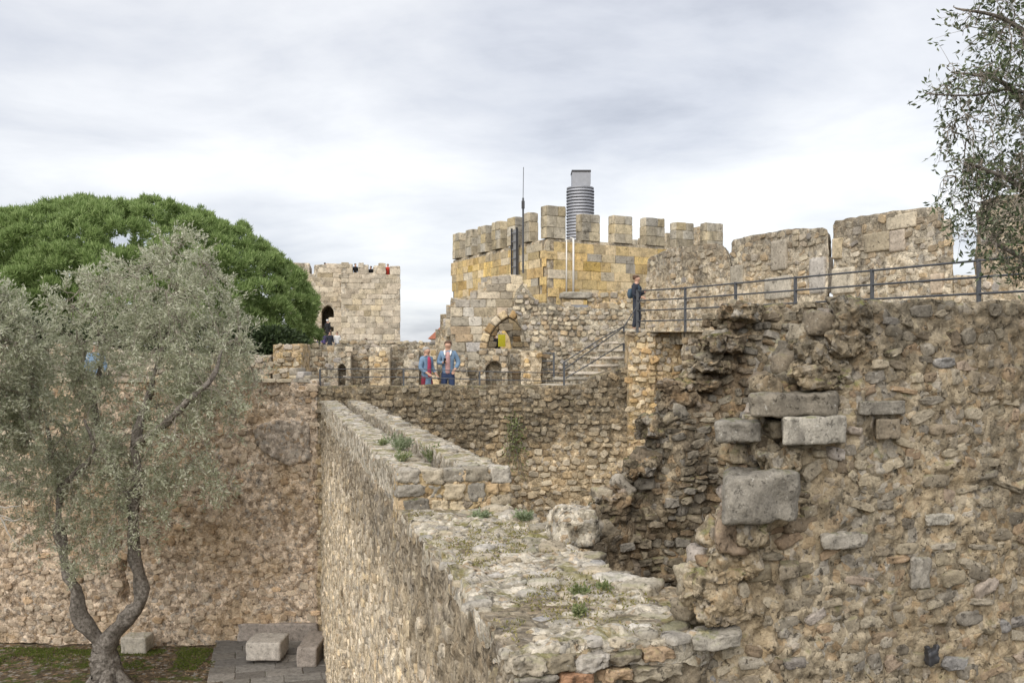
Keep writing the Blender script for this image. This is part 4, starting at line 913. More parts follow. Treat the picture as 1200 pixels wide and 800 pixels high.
# antenna mast and ladder on the left face, conduits on the right
at_ = thing('antenna_mast', P(613, 320, 38.2), 'thin whip antenna on a mast rising above the tower left of the cylinder', 'antenna')
ca = P(613, 320, 38.2)
MB().tube([ca, P(613, 232, 38.2)], 0.045, 6).build('mast', m_steel, at_); MB().tube([P(613, 232, 38.2), P(613.5, 196, 38.2)], 0.014, 5).build('whip', m_steel, at_)
MB().box(P(613, 240, 38.2), (0.13, 0.13, 0.3)).build('mount', m_dark, at_)
ld = thing('wall_ladder', fL.at(ucol(fL, 606), 9.4, 0.2), 'dark ladder fixed to the left face of the main tower', 'ladder')
ua, ub = ucol(fL, 603.5), ucol(fL, 609.5)
for u in (ua, ub): MB().box(fL.at(u, 11.45, 0.16), (0.06, 0.06, 3.6), (fL.U, fL.N, fL.V)).build('stile', m_dark, ld)
for k in range(10): MB().tube([fL.at(ua, 9.8 + k * 0.36, 0.16), fL.at(ub, 9.8 + k * 0.36, 0.16)], 0.02, 5).build('rung', m_zinc, ld)
MB().box(fL.at((ua + ub) / 2, 11.45, 0.09), (abs(ub - ua), 0.02, 3.5), (fL.U, fL.N, fL.V)).build('back_plate', plain('plate', (0.28, 0.28, 0.28), 0.6, 0.2), ld)
for (x, y0, y1, r, lb) in ((662, 282, 345, 0.03, 'thin pale pipe on the tower right of its corner'), (670, 280, 346, 0.045, 'thicker white pipe on the tower face below the cylinder')):
    u = ucol(fRr, x); v0 = fRr.uv(x, y1)[1]; v1 = fRr.uv(x, y0)[1]
    o = MB().tube([fRr.at(u, v0, 0.12), fRr.at(u, v1, 0.12), fRr.at(u, v1 + .05, -0.1)], r, 7).build('drain_pipe', m_white, None, True); tag(o, lb, 'pipe')

# ------------------------------------------------------------------ far tower
f11 = Fr((-12.5, 82, 0), (0.985, 0.172, 0)); f11b = Fr((-17, 84, 0), (0.985, 0.172, 0))
t2 = thing('castle_tower', f11.at(-13.5, 2.0), 'smaller pale square tower in the distance with people on its top', 'tower')
front = f11.poly([(400, 430), (400, 316), (413, 316), (413, 309.5), (420, 309.5), (420, 319)])
cren = [(400, 430), (400, 309), (413, 309), (413, 319.5), (420, 319.5), (420, 310), (432, 310), (432, 320), (438, 320), (438, 311), (452, 311), (452, 322), (457, 322), (457, 312), (469, 312), (469, 430)]
pf = f11.poly(cren); slab('tower_front', f11, pf, 7.5, 0.1, m_farc, t2, coarse=0.03, fine=0.03, ff=1.5, depth_step=0.4)
g_ = grit(80)
R = clip_rows(lay(f11, pf, (0.38, 0.55), (0.6, 1.4), g_, fill=0.98, wild=0.03), pf); set_stones(t2, f11, R, m_far, g_, 'block', prot=0.05, name='block')
AR = f11b.poly([(377, 430), (377, 364), (380, 360), (384, 357.5), (388, 359), (391, 364), (391, 430)])
pb = f11b.poly([(345, 430), (345, 308), (363, 308), (363, 321), (368, 321), (368, 310), (384, 310), (384, 320), (386, 320), (386, 309), (402, 309), (402, 430)])
slab('tower_side', f11b, pb, 5.0, 0.1, m_farc, t2, holes=[AR], coarse=0.03, fine=0.03, ff=1.5, depth_step=0.4)
R = lay(f11b, pb, (0.38, 0.55), (0.6, 1.4), g_, holes=[AR], fill=0.98, wild=0.03, inset=0.12); set_stones(t2, f11b, R, m_far, g_, 'block', prot=0.05, name='block', most=200)
MB().box(P(384, 400, 87.5), (3, 0.3, 8)).build('door_recess', m_rub, t2)
MB().box(P(433, 327, 85.5), (4.6, 5.5, 0.3)).build('roof_deck', m_rub, t2)
MB().box(P(366, 327, 87.0), (3.6, 4.5, 0.3)).build('roof_deck', m_rub, t2)
# raised terrace where the visitors stand
tr = thing('terrace', (-13, 72, 2), 'stone terrace in front of the small tower where visitors gather', 'terrace')
zt_ = P(390, 409, 72)[2]
block('terrace_mass', tr, Fr((-14.6, 70, zt_ - 2.5), (1, 0, 0)), 0.5, 0, -3, 7.5, 5, 8, m_rub, 500, box=0.03, amp=0.004, sub=16)
block('terrace_step', tr, Fr((-14.6, 70, zt_ - 1.5), (1, 0, 0)), -0.3, 0.85, -5.5, 2.2, 2.6, 3.0, m_rub, 501, box=0.05, amp=0.01, sub=8)
# far house
hs = thing('far_house', P(508, 400, 130) * np.array([1, 1, 0]) , 'distant house with red tiled gable roof beside the stepped buttress', 'house')
hx = P(510, 392, 130); hz0 = P(510, 397, 130)[2]
MB().box((hx[0] + 2.2, 133, hz0 / 2), (5.6, 6, hz0)).build('wall', plain('white_render', (0.7, 0.68, 0.64), 0.8), hs)
rb = MB(); a = np.array([hx[0] - 1.0, 129.5, hz0]); pk = P(512.5, 384, 129.5)
rb.add([a, (a[0] + 6.4, 129.5, hz0), (a[0] + 3.2, 129.5, hz0 + 3.0), (a[0], 136.5, hz0), (a[0] + 6.4, 136.5, hz0), (a[0] + 3.2, 136.5, hz0 + 3.0)], [[0, 2, 5, 3], [1, 4, 5, 2], [0, 3, 4, 1]], [[0, 1, 2], [3, 5, 4]])
rf = rb.build('roof', plain('red_tiles', (0.42, 0.16, 0.10), 0.8), hs)
MB().tube([a + np.array([-.1, -.1, .05]), (a[0] + 3.2, 129.4, hz0 + 3.08)], 0.12, 5).build('verge', plain('blue_grey_verge', (0.25, 0.30, 0.38), 0.6), rf)

# ------------------------------------------------------------------ courtyard furniture
GZ = 0.0
pv = thing('paved_platform', (-6.7, 23.3, 0), 'grey paved platform with corner bench at the foot of the courtyard wall', 'platform')
fg = Fr((0, 0, 0.10), (1, 0, 0), (0, 1, 0))
def onfloor(x, y, z):   # point of a horizontal plane seen at that pixel
    d = (EYE - z) * F / (y - HY); return np.array([(x - HX) / F * d, d])
q = [onfloor(*p, 0.10) for p in ((243, 800), (254, 746), (372, 738), (372, 800))]
q[0] = q[0] + (q[0] - q[1]) * 0.5; q[2] = q[2] + np.array([0.9, 0.2]); q[3] = np.array([q[2][0] + .9, q[0][1] + .15])
fg = Fr((q[1][0], q[1][1], 0.10), (0.968, 0.25, 0), (-0.25, 0.968, 0)); qq = [(float(np.dot(np.array([*a, 0]) - np.array([*q[1], 0]), fg.U)), float(np.dot(np.array([*a, 0]) - np.array([*q[1], 0]), fg.V))) for a in q]
slab('bed', fg, qq, 0.16, 0.06, m_soil, pv, coarse=0.01, fine=0.008, back=False)
R = clip_rows(lay(fg, qq, (0.45, 0.6), (0.5, 0.95), grit(90), fill=0.985, wild=0.02), qq); set_stones(pv, fg, R, m_pave, grit(91), 'ashlar', prot=0.03, name='paving_slab')
bn = thing('stone_bench', (-6.4, 24.3, 0.1), 'L-shaped low stone bench in the corner of the paved platform', 'bench')
def fblock(name, parent, x0, y0, x1, y1, z0, h, mat, seed, dep):
    """block on the floor: front bottom edge from pixel x0 to x1 at row y1"""
    a = onfloor(x0, y1, z0); b = onfloor(x1, y1, z0); f = Fr((a[0], (a[1] + b[1]) / 2, z0), (1, 0, 0))
    return block(name, parent, f, (b[0] - a[0]) / 2, h / 2, -dep / 2, b[0] - a[0], h, dep, mat, seed, box=0.10, amp=0.05, sub=14)
fblock('bench_back_run', bn, 279, 727, 372, 752, 0.1, 0.48, m_bench, 510, 0.6)
fblock('bench_side_run', bn, 347, 727, 371, 783, 0.1, 0.5, m_bench, 511, 1.45)
tb = thing('stone_table', (-6.2, 23, 0.1), 'squat carved stone block on a small foot, beside the corner bench', 'stone block')
fblock('foot', tb, 291, 738, 323, 775, 0.1, 0.14, m_bench, 512, 0.75)
a = fblock('slab', tb, 288, 738, 328, 774, 0.22, 0.44, masonry('pale_limestone', [(0.34, 0.31, 0.28), (0.42, 0.39, 0.35), (0.38, 0.35, 0.32)], True, dark=0.5, sc=1.6, lichen=0.5, bump=0.7), 513, 0.9)
ob = thing('stone_block', (-9.7, 23.6, 0), 'single hewn stone block lying behind the olive trunk', 'stone block')
fblock('block', ob, 141, 742, 171, 766, 0.0, 0.42, m_block, 514, 0.55)
# small black bracket fixed on the near wall
bk = thing('wall_bracket', f1.at(*f1.uv(1084, 765), 0.05), 'small black broken fitting stuck on the near wall at lower right', 'fitting')
uu, vv = f1.uv(1084, 765); k = 0.0047
block('plate', bk, f1, uu, vv - 1 * k, 0.05, 15 * k, 17 * k, 0.05, m_dark, 520, box=0.4, amp=0.25, sub=8)
block('ear', bk, f1, uu - 6 * k, vv + 8 * k, 0.05, 5 * k, 8 * k, 0.03, m_dark, 521, box=0.5, amp=0.2, sub=6, rot=0.2)
block('ear', bk, f1, uu + 6 * k, vv + 8 * k, 0.05, 5 * k, 10 * k, 0.03, m_dark, 522, box=0.5, amp=0.2, sub=6, rot=-0.3)
# ------------------------------------------------------------------ trees and plants
m_bark = masonry('olive_bark', [(0.10, 0.085, 0.07), (0.18, 0.16, 0.14), (0.27, 0.245, 0.22)], dark=0.5, darkcol=(0.03, 0.027, 0.022), sc=2.0, lichen=0.3, bump=1.0, dcover=0.5, cell=0)
m_twig = plain('twig_bark', (0.24, 0.21, 0.175), 0.9, 0, 0.3, 20)
m_olive = leafmat('olive_leaf', [(0.0, (0.27, 0.295, 0.185)), (0.35, (0.43, 0.455, 0.32)), (0.7, (0.58, 0.59, 0.455)), (1.0, (0.76, 0.76, 0.64))], 0.6, 0.46)
m_pine = leafmat('pine_needles', [(0.0, (0.15, 0.22, 0.07)), (0.5, (0.26, 0.36, 0.125)), (1.0, (0.42, 0.52, 0.23))], 0.6, 0.4)
m_oak = leafmat('evergreen_leaf', [(0.0, (0.05, 0.065, 0.035)), (0.5, (0.10, 0.135, 0.065)), (0.85, (0.17, 0.21, 0.11)), (1.0, (0.30, 0.32, 0.24))], 0.45, 0.25)
m_shrub = leafmat('shrub_leaf', [(0.0, (0.025, 0.04, 0.018)), (1.0, (0.07, 0.10, 0.04))], 0.5, 0.15)
m_weed = leafmat('weed_leaf', [(0.0, (0.16, 0.20, 0.10)), (0.6, (0.27, 0.32, 0.19)), (1.0, (0.42, 0.46, 0.33))], 0.6, 0.3)
m_green = leafmat('bright_weed', [(0.0, (0.13, 0.16, 0.06)), (0.6, (0.22, 0.26, 0.11)), (1.0, (0.38, 0.37, 0.22))], 0.6, 0.3)

def leaves(name, pos, dirs, ln, wd, mat, parent, rng, bend=0.15):
    """diamond leaves at pos pointing along dirs"""
    n = len(pos); d = dirs / np.linalg.norm(dirs, axis=1, keepdims=True)
    r = rng.normal(size=(n, 3)); s = np.cross(d, r); s /= np.linalg.norm(s, axis=1, keepdims=True) + 1e-9; nn = np.cross(d, s)
    L = ln * rng.uniform(0.7, 1.25, (n, 1)); Wd = wd * rng.uniform(0.75, 1.25, (n, 1))
    v = np.stack([pos, pos + d * L * 0.45 + s * Wd / 2 + nn * L * bend * .4, pos + d * L - nn * L * bend * .3, pos + d * L * 0.45 - s * Wd / 2 + nn * L * bend * .4], 1).reshape(-1, 3)
    k = np.arange(n)[:, None] * 4
    return part(name, v, [np.concatenate([k + [0, 1, 2], k + [0, 2, 3]])], mat, parent, False)
def wander(a, b, n, amp, rng):
    t = np.linspace(0, 1, n)[:, None]; p = a + (np.asarray(b) - a) * t
    j = np.cumsum(rng.normal(0, amp, (n, 3)), 0); j -= t * j[-1:]; return p + j
def smooth_path(pts, n):
    pts = np.asarray(pts, float); m = len(pts); t = np.linspace(0, m - 1, n); out_ = []
    for x in t:
        i = min(int(x), m - 2); f = x - i; p0 = pts[max(i - 1, 0)]; p1 = pts[i]; p2 = pts[i + 1]; p3 = pts[min(i + 2, m - 1)]
        out_.append(0.5 * (2 * p1 + (p2 - p0) * f + (2 * p0 - 5 * p1 + 4 * p2 - p3) * f * f + (3 * p1 - p0 - 3 * p2 + p3) * f ** 3))
    return np.array(out_)

def broadleaf(root, lobes, limbs, rng, nbr, nleaf, ln, wd, mleaf, tw=0.02, droop=0.0, up=0.3, spread=0.28, gaps=None):
    """twiggy crown: limbs reach into lobes (centre, radii, weight); twigs carry the leaves"""
    wts = np.array([l[2] for l in lobes], float); wts /= wts.sum()
    limbpts = np.concatenate([l for l, _ in limbs]); twigs = MB(); P_ = []; D_ = []
    for k in range(nbr):
        l = lobes[rng.choice(len(lobes), p=wts)]; v = rng.normal(size=3); v /= np.linalg.norm(v); e = np.array(l[0]) + v * np.array(l[1]) * rng.uniform(0.35, 1.05) ** 0.6
        dd = np.linalg.norm((limbpts - e) * np.array([1, 1, 0.75]) + np.array([0, 0, -spread]), axis=1); s = limbpts[np.argmin(dd + rng.uniform(0, spread * 1.6, len(dd)))]
        n = 7; path = wander(s, e, n, 0.05 * np.linalg.norm(e - s) ** 0.5, rng); path[:, 2] += 0.12 * np.sin(np.linspace(0, np.pi, n)) * np.linalg.norm(e - s)
        twigs.tube(path, np.linspace(tw, tw * 0.3, n), 4, False)
        if rng.random() < 0.35: limbpts = np.concatenate([limbpts, path[2:5]])
        for m in range(3):                                      # side twigs
            i = rng.integers(3, n); dv = nrm(rng.normal(size=3) + nrm(e - s) * 0.8 + np.array([0, 0, up])); L = rng.uniform(0.5, 1.0) * spread * 2.2
            q = path[i] + np.outer(np.linspace(0, 1, 4), dv * L); q[:, 2] -= droop * np.linspace(0, 1, 4) ** 2
            twigs.tube(q, np.linspace(tw * .35, tw * .15, 4), 3, False)
            c = max(1, int(nleaf * rng.uniform(0.5, 1.4))); t = rng.uniform(0.1, 1.05, c); P_.append(q[0] + np.outer(t, q[-1] - q[0]) + rng.normal(0, spread * 0.16, (c, 3))); D_.append(dv * 0.9 + rng.normal(0, 0.75, (c, 3)) + np.array([0, 0, up * .5]))
    twigs.build('twigs', m_twig, root)
    return leaves('crown', np.concatenate(P_), np.concatenate(D_), ln, wd, mleaf, root, rng)

# the olive tree in the courtyard
D_O = 21.6
def O(x, y, dz=0.0): return P(x, y, D_O + dz)
ol = thing('olive_tree', (O(126, 808)[0], D_O, 0), 'large silvery olive tree with forked trunk in the courtyard', 'tree')
rg = grit(1001)
T0 = [np.array([O(126, 806)[0], D_O, -0.1]), O(125, 785), O(121, 764, 0.05), O(120, 752)]
Lb = [O(121, 786), O(119, 764), O(117, 750), O(104, 737, -.1), O(93, 716, -.15), O(88, 690, -.1), O(77, 668), O(73, 640, .2), O(68, 610, .2), O(70, 570, .3), O(58, 530, .4), O(52, 480, .5)]
Rb = [O(126, 788), O(124, 768), O(126, 750), O(136, 736, .15), O(158, 716, .2), O(167, 700, .25), O(163, 680, .2), O(158, 640, .1), O(157, 600), O(160, 560, -.2), O(158, 520, -.3), O(172, 470, -.3), O(190, 420, -.2), O(200, 370)]
B3 = [O(158, 590), O(140, 560, .6), O(120, 520, 1.0), O(110, 470, 1.0), O(118, 420, .8), O(112, 370, .5)]
B4 = [O(158, 520, -.3), O(190, 500, -1.0), O(220, 470, -1.3), O(250, 440, -1.2), O(262, 400, -.9)]
B5 = [O(70, 575, .3), O(92, 550, -.6), O(110, 530, -1.0), O(100, 490, -1.2)]
tk = MB()
def limb(pts, r0, r1, n=30, seg=12, knob=0.12):
    p = smooth_path(pts, n); r = np.linspace(r0, r1, n) * (1 + knob * np.sin(np.arange(n) * 1.7) * 0.5 + knob * rg.normal(0, 0.4, n)); return p, r
Limbs = []
for nm, pts, r0, r1, kn in (('trunk', T0, 0.37, 0.21, .1), ('limb', Lb, 0.21, 0.04, .16), ('limb', Rb, 0.25, 0.04, .16), ('limb', B3, 0.10, 0.03, .1), ('limb', B4, 0.10, 0.03, .1), ('limb', B5, 0.08, 0.03, .1)):
    p, r = limb(pts, r0, r1, knob=kn); b_ = MB(); b_.tube(p, r, 18)
    V = np.concatenate(b_.v); c = 0.10 * r.mean() / 0.2
    V = V + np.stack([fbm(V * np.array([1, 1, 0.35]), 5, 3, 70 + i) for i in range(3)], 1) * c; b_.v = [V]
    b_.build(nm, m_bark, ol, True)
    if nm == 'limb': Limbs.append((p[10:], r))
for i in range(5):                                              # root flare
    a = i * 1.26; q = np.array([O(126, 806)[0], D_O, 0]); MB().tube([q + np.array([0, 0, .5]), q + np.array([math.cos(a) * .4, math.sin(a) * .4, .12]), q + np.array([math.cos(a) * .8, math.sin(a) * .8, -.05])], [.2, .15, .05], 8).build('root', m_bark, ol, True)
px = lambda n: n / F * D_O
lob = [(O(185, 345), (px(90), 1.9, px(60)), 2.5), (O(120, 375, .4), (px(75), 1.6, px(66)), 1.8), (O(232, 400), (px(72), 1.7, px(75)), 2.8), (O(262, 450), (px(52), 1.4, px(55)), 1.5), (O(180, 440), (px(95), 1.9, px(70)), 2.6),
       (O(70, 500, .4), (px(75), 1.7, px(80)), 2.6), (O(110, 560, .2), (px(65), 1.5, px(58)), 2.0), (O(180, 530, -.4), (px(75), 1.5, px(60)), 1.7), (O(240, 510, -.6), (px(55), 1.2, px(55)), 0.7), (O(45, 575, .4), (px(55), 1.3, px(58)), 1.7), (O(95, 635, -.3), (px(50), .9, px(42)), 0.85), (O(165, 605, -.5), (px(50), .9, px(45)), 0.6), (O(215, 300), (px(35), 1.0, px(32)), 0.7), (O(80, 440, .6), (px(60), 1.5, px(60)), 1.6), (O(245, 590, -.5), (px(45), .8, px(40)), 0.16)]
broadleaf(ol, lob, Limbs, rg, 1000, 24, 0.10, 0.030, m_olive, 0.011, 0.06, 0.3, 0.22)
# the second olive, cut by the left edge
D2 = 19.5
o2 = thing('olive_tree', (P(-90, 600, D2)[0], D2, 0), 'second silvery olive whose branches enter at the left edge', 'tree')
def O2(x, y, dz=0): return P(x, y, D2 + dz)
L2 = []
for nm, pts, r0, r1 in (('trunk', [np.array([O2(-90, 600)[0], D2, -.1]), O2(-92, 740), O2(-84, 660)], .3, .22), ('limb', [O2(-84, 660), O2(-70, 580), O2(-40, 500), O2(-15, 430), O2(0, 380)], .2, .04), ('limb', [O2(-84, 660), O2(-110, 590), O2(-120, 500), O2(-110, 420)], .18, .04)):
    p, r = limb(pts, r0, r1); b_ = MB(); b_.tube(p, r, 12); b_.build(nm, m_bark, o2, True); L2.append((p, r))
pz = lambda n: n / F * D2
broadleaf(o2, [(O2(0, 425), (pz(55), 1.3, pz(75)), 2.4), (O2(-60, 440), (pz(80), 1.6, pz(90)), 1.0), (O2(5, 505), (pz(42), 1.0, pz(45)), 1.4), (O2(-20, 360), (pz(40), 1.0, pz(35)), 0.8)], L2[1:], rg, 420, 25, 0.10, 0.030, m_olive, 0.011, 0.06, 0.3, 0.22)
db = MB()
for pts in ([(-12, 590), (6, 600), (14, 596), (24, 592)], [(-12, 590), (4, 608), (12, 628), (22, 640)], [(-12, 604), (2, 602), (16, 610)], [(4, 608), (14, 612), (26, 606)]): db.tube(wander(O2(*pts[0]), O2(*pts[-1]), 6, 0.03, rg) * 0.4 + smooth_path([O2(*q) for q in pts], 6) * 0.6, np.linspace(0.022, 0.006, 6), 5)
db.build('bare_twigs', plain('bleached_wood', (0.42, 0.39, 0.35), 0.9), o2)

# stone pine behind the wall
D3 = 50.0
pn = thing('stone_pine', (P(150, 400, D3)[0], D3, 0), 'broad green umbrella pine behind the left wall', 'tree')
rg = grit(1002); cc = P(140, 385, D3); rx, ry, rz = 228 / F * D3, 9.0, 142 / F * D3
base = np.array([cc[0], D3, 0.0])
MB().tube(smooth_path([base, base + [.3, 0, 4], base + [0, 0, 8.5]], 12), np.linspace(0.55, 0.4, 12), 10).build('trunk', m_bark, pn, True)
lm = MB()
for k in range(16):
    a = rg.uniform(0, 2 * np.pi); e = cc + np.array([math.cos(a) * rx * .8, math.sin(a) * ry * .8, rz * rg.uniform(.05, .55)]); lm.tube(wander(base + [0, 0, rg.uniform(6.5, 8.5)], e, 8, .15, rg), np.linspace(.22, .05, 8), 6)
lm.build('limbs', m_bark, pn, True)
def clump(n, r, rng):   # upright needle tuft
    d = rng.normal(size=(n, 3)); d[:, 2] = np.abs(d[:, 2]) * 1.1 + 0.15; d /= np.linalg.norm(d, axis=1, keepdims=True)
    return d
# big boughs on the dome, each a bumpy cushion of needle tufts
cents = []; boughs = []
for k in range(6000):                                            # rounded boughs spread over the dome
    an_ = rg.uniform(0, 2 * np.pi); z = rg.uniform(-0.10, 1.0); s = math.sqrt(max(0.0, 1 - max(z, 0) ** 2)); d = np.array([math.cos(an_) * s, math.sin(an_) * s, z])
    if d[1] > 0.5: continue
    c = cc + d * np.array([rx, ry, rz]) * rg.uniform(0.90, 0.97)
    if all(np.linalg.norm(c - b[0]) > 1.12 for b in boughs): boughs.append((c, d))
for c, d in boughs:
    R_ = rg.uniform(0.6, 0.9)
    for m in range(12):
        t = nrm(rg.normal(size=3) + d * 0.8 + np.array([0, 0, 0.55])); cents.append((c + t * R_ * np.array([1, 1, .85]) * rg.uniform(.75, 1.0), t))
for k in range(1500):
    an_ = rg.uniform(0, 2 * np.pi); z = rg.uniform(-0.05, 0.9); s = math.sqrt(1 - max(z, 0) ** 2); d = np.array([math.cos(an_) * s, math.sin(an_) * s, z]); cents.append((cc + d * np.array([rx, ry, rz]) * rg.uniform(.55, .85), d))
PP = []; DD = []
for c, d in cents:
    R_ = rg.uniform(0.25, 0.42); n = 15
    t = rg.normal(size=(n, 3)) + d * 0.9 + np.array([0, 0, 0.5]); t /= np.linalg.norm(t, axis=1, keepdims=True)
    tips = c + t * R_ * rg.uniform(0.5, 1.0, (n, 1)) * np.array([1, 1, 0.8])
    for q, tt in zip(tips, t):
        m = 7; dv = rg.normal(0, 0.55, (m, 3)) + tt * 0.9 + np.array([0, 0, 0.75]); PP.append(np.repeat(q[None], m, 0) + rg.normal(0, .05, (m, 3))); DD.append(dv)
# islands share a tone per tuft: one joined fan per tuft
PP = np.concatenate(PP); DD = np.concatenate(DD); DD /= np.linalg.norm(DD, axis=1, keepdims=True)
n = len(PP); s = np.cross(DD, rg.normal(size=(n, 3))); s /= np.linalg.norm(s, axis=1, keepdims=True); Ln = rg.uniform(0.16, 0.30, (n, 1))
V = np.stack([PP - s * 0.03, PP + s * 0.03, PP + DD * Ln], 1).reshape(-1, 3)
part('crown', V, [np.arange(3 * n).reshape(-1, 3)], m_pine, pn, False)

# evergreen oak reaching in from the right edge
D4 = 8.2
ok = thing('evergreen_oak', (P(1330, 400, D4)[0], D4, 0), 'dark small-leaved evergreen reaching in from the right edge', 'tree')
def O4(x, y, dz=0): return P(x, y, D4 + dz)
rg = grit(1003); L4 = []
for nm, pts, r0, r1 in (('trunk', [np.array([O4(1330, 400)[0], D4, 0]), O4(1325, 600), O4(1310, 420), O4(1290, 260)], .2, .1), ('limb', [O4(1310, 420), O4(1260, 350), O4(1210, 310), O4(1165, 285)], .06, .012), ('limb', [O4(1300, 340), O4(1250, 260), O4(1190, 215), O4(1130, 190)], .06, .01),
        ('limb', [O4(1290, 260), O4(1230, 170), O4(1180, 100), O4(1115, 85)], .05, .008), ('limb', [O4(1290, 260), O4(1250, 110), O4(1190, 30), O4(1120, 10)], .05, .008), ('limb', [O4(1290, 260), O4(1290, 60), O4(1240, -80)], .06, .02), ('limb', [O4(1230, 130), O4(1190, 105), O4(1140, 112), O4(1085, 110)], .02, .005)):
    p, r = limb(pts, r0, r1, 24, knob=.05); b_ = MB(); b_.tube(p, r, 8); b_.build(nm, m_bark, ok, True)
    if nm == 'limb': L4.append((p[6:], r))
pw = lambda n: n / F * D4
broadleaf(ok, [(O4(1204, 260), (pw(55), .7, pw(75)), 3.4), (O4(1144, 250), (pw(38), .5, pw(60)), 1.0), (O4(1144, 175), (pw(36), .5, pw(30)), 0.7), (O4(1194, 180), (pw(50), .6, pw(50)), 2.0), (O4(1204, 110), (pw(60), .6, pw(30)), 1.5), (O4(1139, 100), (pw(38), .5, pw(26)), 1.0), (O4(1204, 30), (pw(50), .6, pw(38)), 1.8), (O4(1159, 15), (pw(30), .4, pw(22)), 0.7), (O4(1250, 180), (pw(70), .8, pw(200)), 2.6), (O4(1222, 320), (pw(22), .4, pw(24)), .5), (O4(1129, 150), (pw(26), .4, pw(20)), .3), (O4(1119, 108), (pw(24), .3, pw(14)), .35), (O4(1129, 225), (pw(26), .4, pw(30)), .4)],
          L4, rg, 520, 5, 0.060, 0.022, m_oak, 0.006, 0.02, 0.15, 0.11)

# weeds growing on the wall tops
def weed(x, y, d, r, h, mat, label, seed, n=140):
    c = P(x, y, d); w = thing('weed', c, label, 'plant', 'weeds growing on the spur wall'); g = grit(seed); st_ = MB()
    P_ = []; D_ = []
    for k in range(22):
        a = g.uniform(0, 6.28); e = c + np.array([math.cos(a) * r * g.uniform(.2, 1), math.sin(a) * r * g.uniform(.2, 1), h * g.uniform(.4, 1)])
        q = np.linspace(c - [0, 0, .02], e, 4); st_.tube(q, 0.003, 3, False); t = g.uniform(.2, 1, (n // 14, 1)); P_.append(c + (e - c) * t + g.normal(0, r * .07, (n // 14, 3))); D_.append((e - c) + g.normal(0, r * .9, (n // 14, 3)) + [0, 0, h * .4])
    st_.build('stems', m_weed, w); leaves('leaves', np.concatenate(P_), np.concatenate(D_), 0.032, 0.013, mat, w, g)
def on_top(x, y, z): d = (EYE - z) * F / (y - HY); return d
for (x, y, z, r, h, mt, lb, sd, n) in [(467, 528, 6.5, .2, .2, m_weed, 'largest leafy weed on the left kerb of the spur wall', 1, 420), (448, 522, 6.5, .1, .08, m_green, 'low green weed beside the largest tuft on the left kerb', 2, 140), (472, 540, 6.5, .13, .1, m_green, 'green weed just in front of the largest tuft', 3, 160), (504, 540, 6.35, .14, .22, m_green, 'weed sprouting in the channel end of the spur wall', 4, 220),
        (563, 607, 6.17, .11, .06, m_weed, 'flat grey-green weed on the spur top, left of the rim cushion', 5, 200), (614, 610, 6.17, .12, .08, m_weed, 'round grey-green cushion weed on the right rim of the spur', 6, 260), (680, 697, 6.17, .07, .05, m_green, 'small bright weed higher of two on the spur top near the pit', 7, 110), (679, 720, 6.17, .06, .045, m_green, 'small bright weed lower of two on the spur top near the pit', 8, 110), (708, 690, 6.17, .06, .03, m_green, 'tiny green sprig at the pit edge of the spur top', 9, 70)]:
    weed(x, y, on_top(x, y, z), r, h, mt, lb, sd, n)
# creeper on the back wall
cw = thing('wall_creeper', P(606, 530, 24.9), 'sparse green creeper hanging on the dark back wall', 'plant'); g = grit(77)
P_ = []; st_ = MB()
for k in range(9):
    a = P(600 + g.uniform(-5, 10), 484 + g.uniform(0, 14), 24.88); e = P(604 + g.uniform(-14, 14), 525 + g.uniform(0, 40), 24.86); st_.tube(wander(a, e, 6, .04, g), 0.01, 3, False); t = g.uniform(0, 1, (40, 1)); P_.append(a + (e - a) * t + g.normal(0, .08, (40, 3)))
P_ = np.concatenate(P_); P_[:, 1] = np.minimum(P_[:, 1], 24.9); st_.build('stems', m_twig, cw); leaves('leaves', P_, g.normal(size=P_.shape) + [0, -.5, -.3], 0.085, 0.045, m_green, cw, g)
# moss and grass blades on the courtyard floor
g = grit(78); xy = np.column_stack([g.uniform(-14, -5.3, 60000), g.uniform(19.5, 24.7, 60000), np.zeros(60000)])
k = (vnoise(xy * 0.55, 91) + 0.5 * vnoise(xy * 1.6, 92) + 0.6 * np.exp(-((xy[:, 0] + 8.6) / 1.4) ** 2)) > 0.05
k &= ~((xy[:, 0] > -7.75) & (xy[:, 1] > 21.3)); xy = xy[k]
o = leaves('moss_grass', xy, g.normal(0, .5, xy.shape) + [0, 0, .6], 0.06, 0.018, leafmat('grass_blade', [(0, (0.07, 0.095, 0.016)), (1, (0.16, 0.20, 0.04))], .7, .2), None, g)
tag(o, 'short mossy grass patches on the courtyard soil', 'grass', kind='stuff')

# dark shrubs under the pine, behind the wall
for i, (x, y, rx_, rz_, lb) in enumerate([(40, 395, 60, 26, 'dark evergreen shrub behind the wall at the far left'), (150, 398, 60, 24, 'dark evergreen shrub behind the wall under the middle of the pine'), (250, 400, 60, 24, 'dark evergreen shrub behind the wall under the right half of the pine'), (318, 402, 40, 18, 'low dark shrub behind the rubble pier under the pine edge')]):
    c = P(x, y, 40.0); sh_ = thing('shrub', (c[0], 40.0, 0), lb, 'shrub', 'shrubs under the pine'); g = grit(900 + i); n = 5200; v = g.normal(size=(n, 3)); v /= np.linalg.norm(v, axis=1, keepdims=True)
    leaves('crown', c + v * np.array([rx_ / F * 40, 1.6, rz_ / F * 40]) * g.uniform(.5, 1.05, (n, 1)), v + g.normal(0, .6, (n, 3)), 0.22, 0.10, m_shrub, sh_, g)
    st_ = MB()
    for k in range(5): st_.tube(wander(np.array([c[0] + g.uniform(-.4, .4), 40, 0]), c + np.array([g.uniform(-1, 1), g.uniform(-.6, .6), 0.2]), 7, .12, g), np.linspace(.09, .03, 7), 5)
    st_.build('stems', m_bark, sh_)

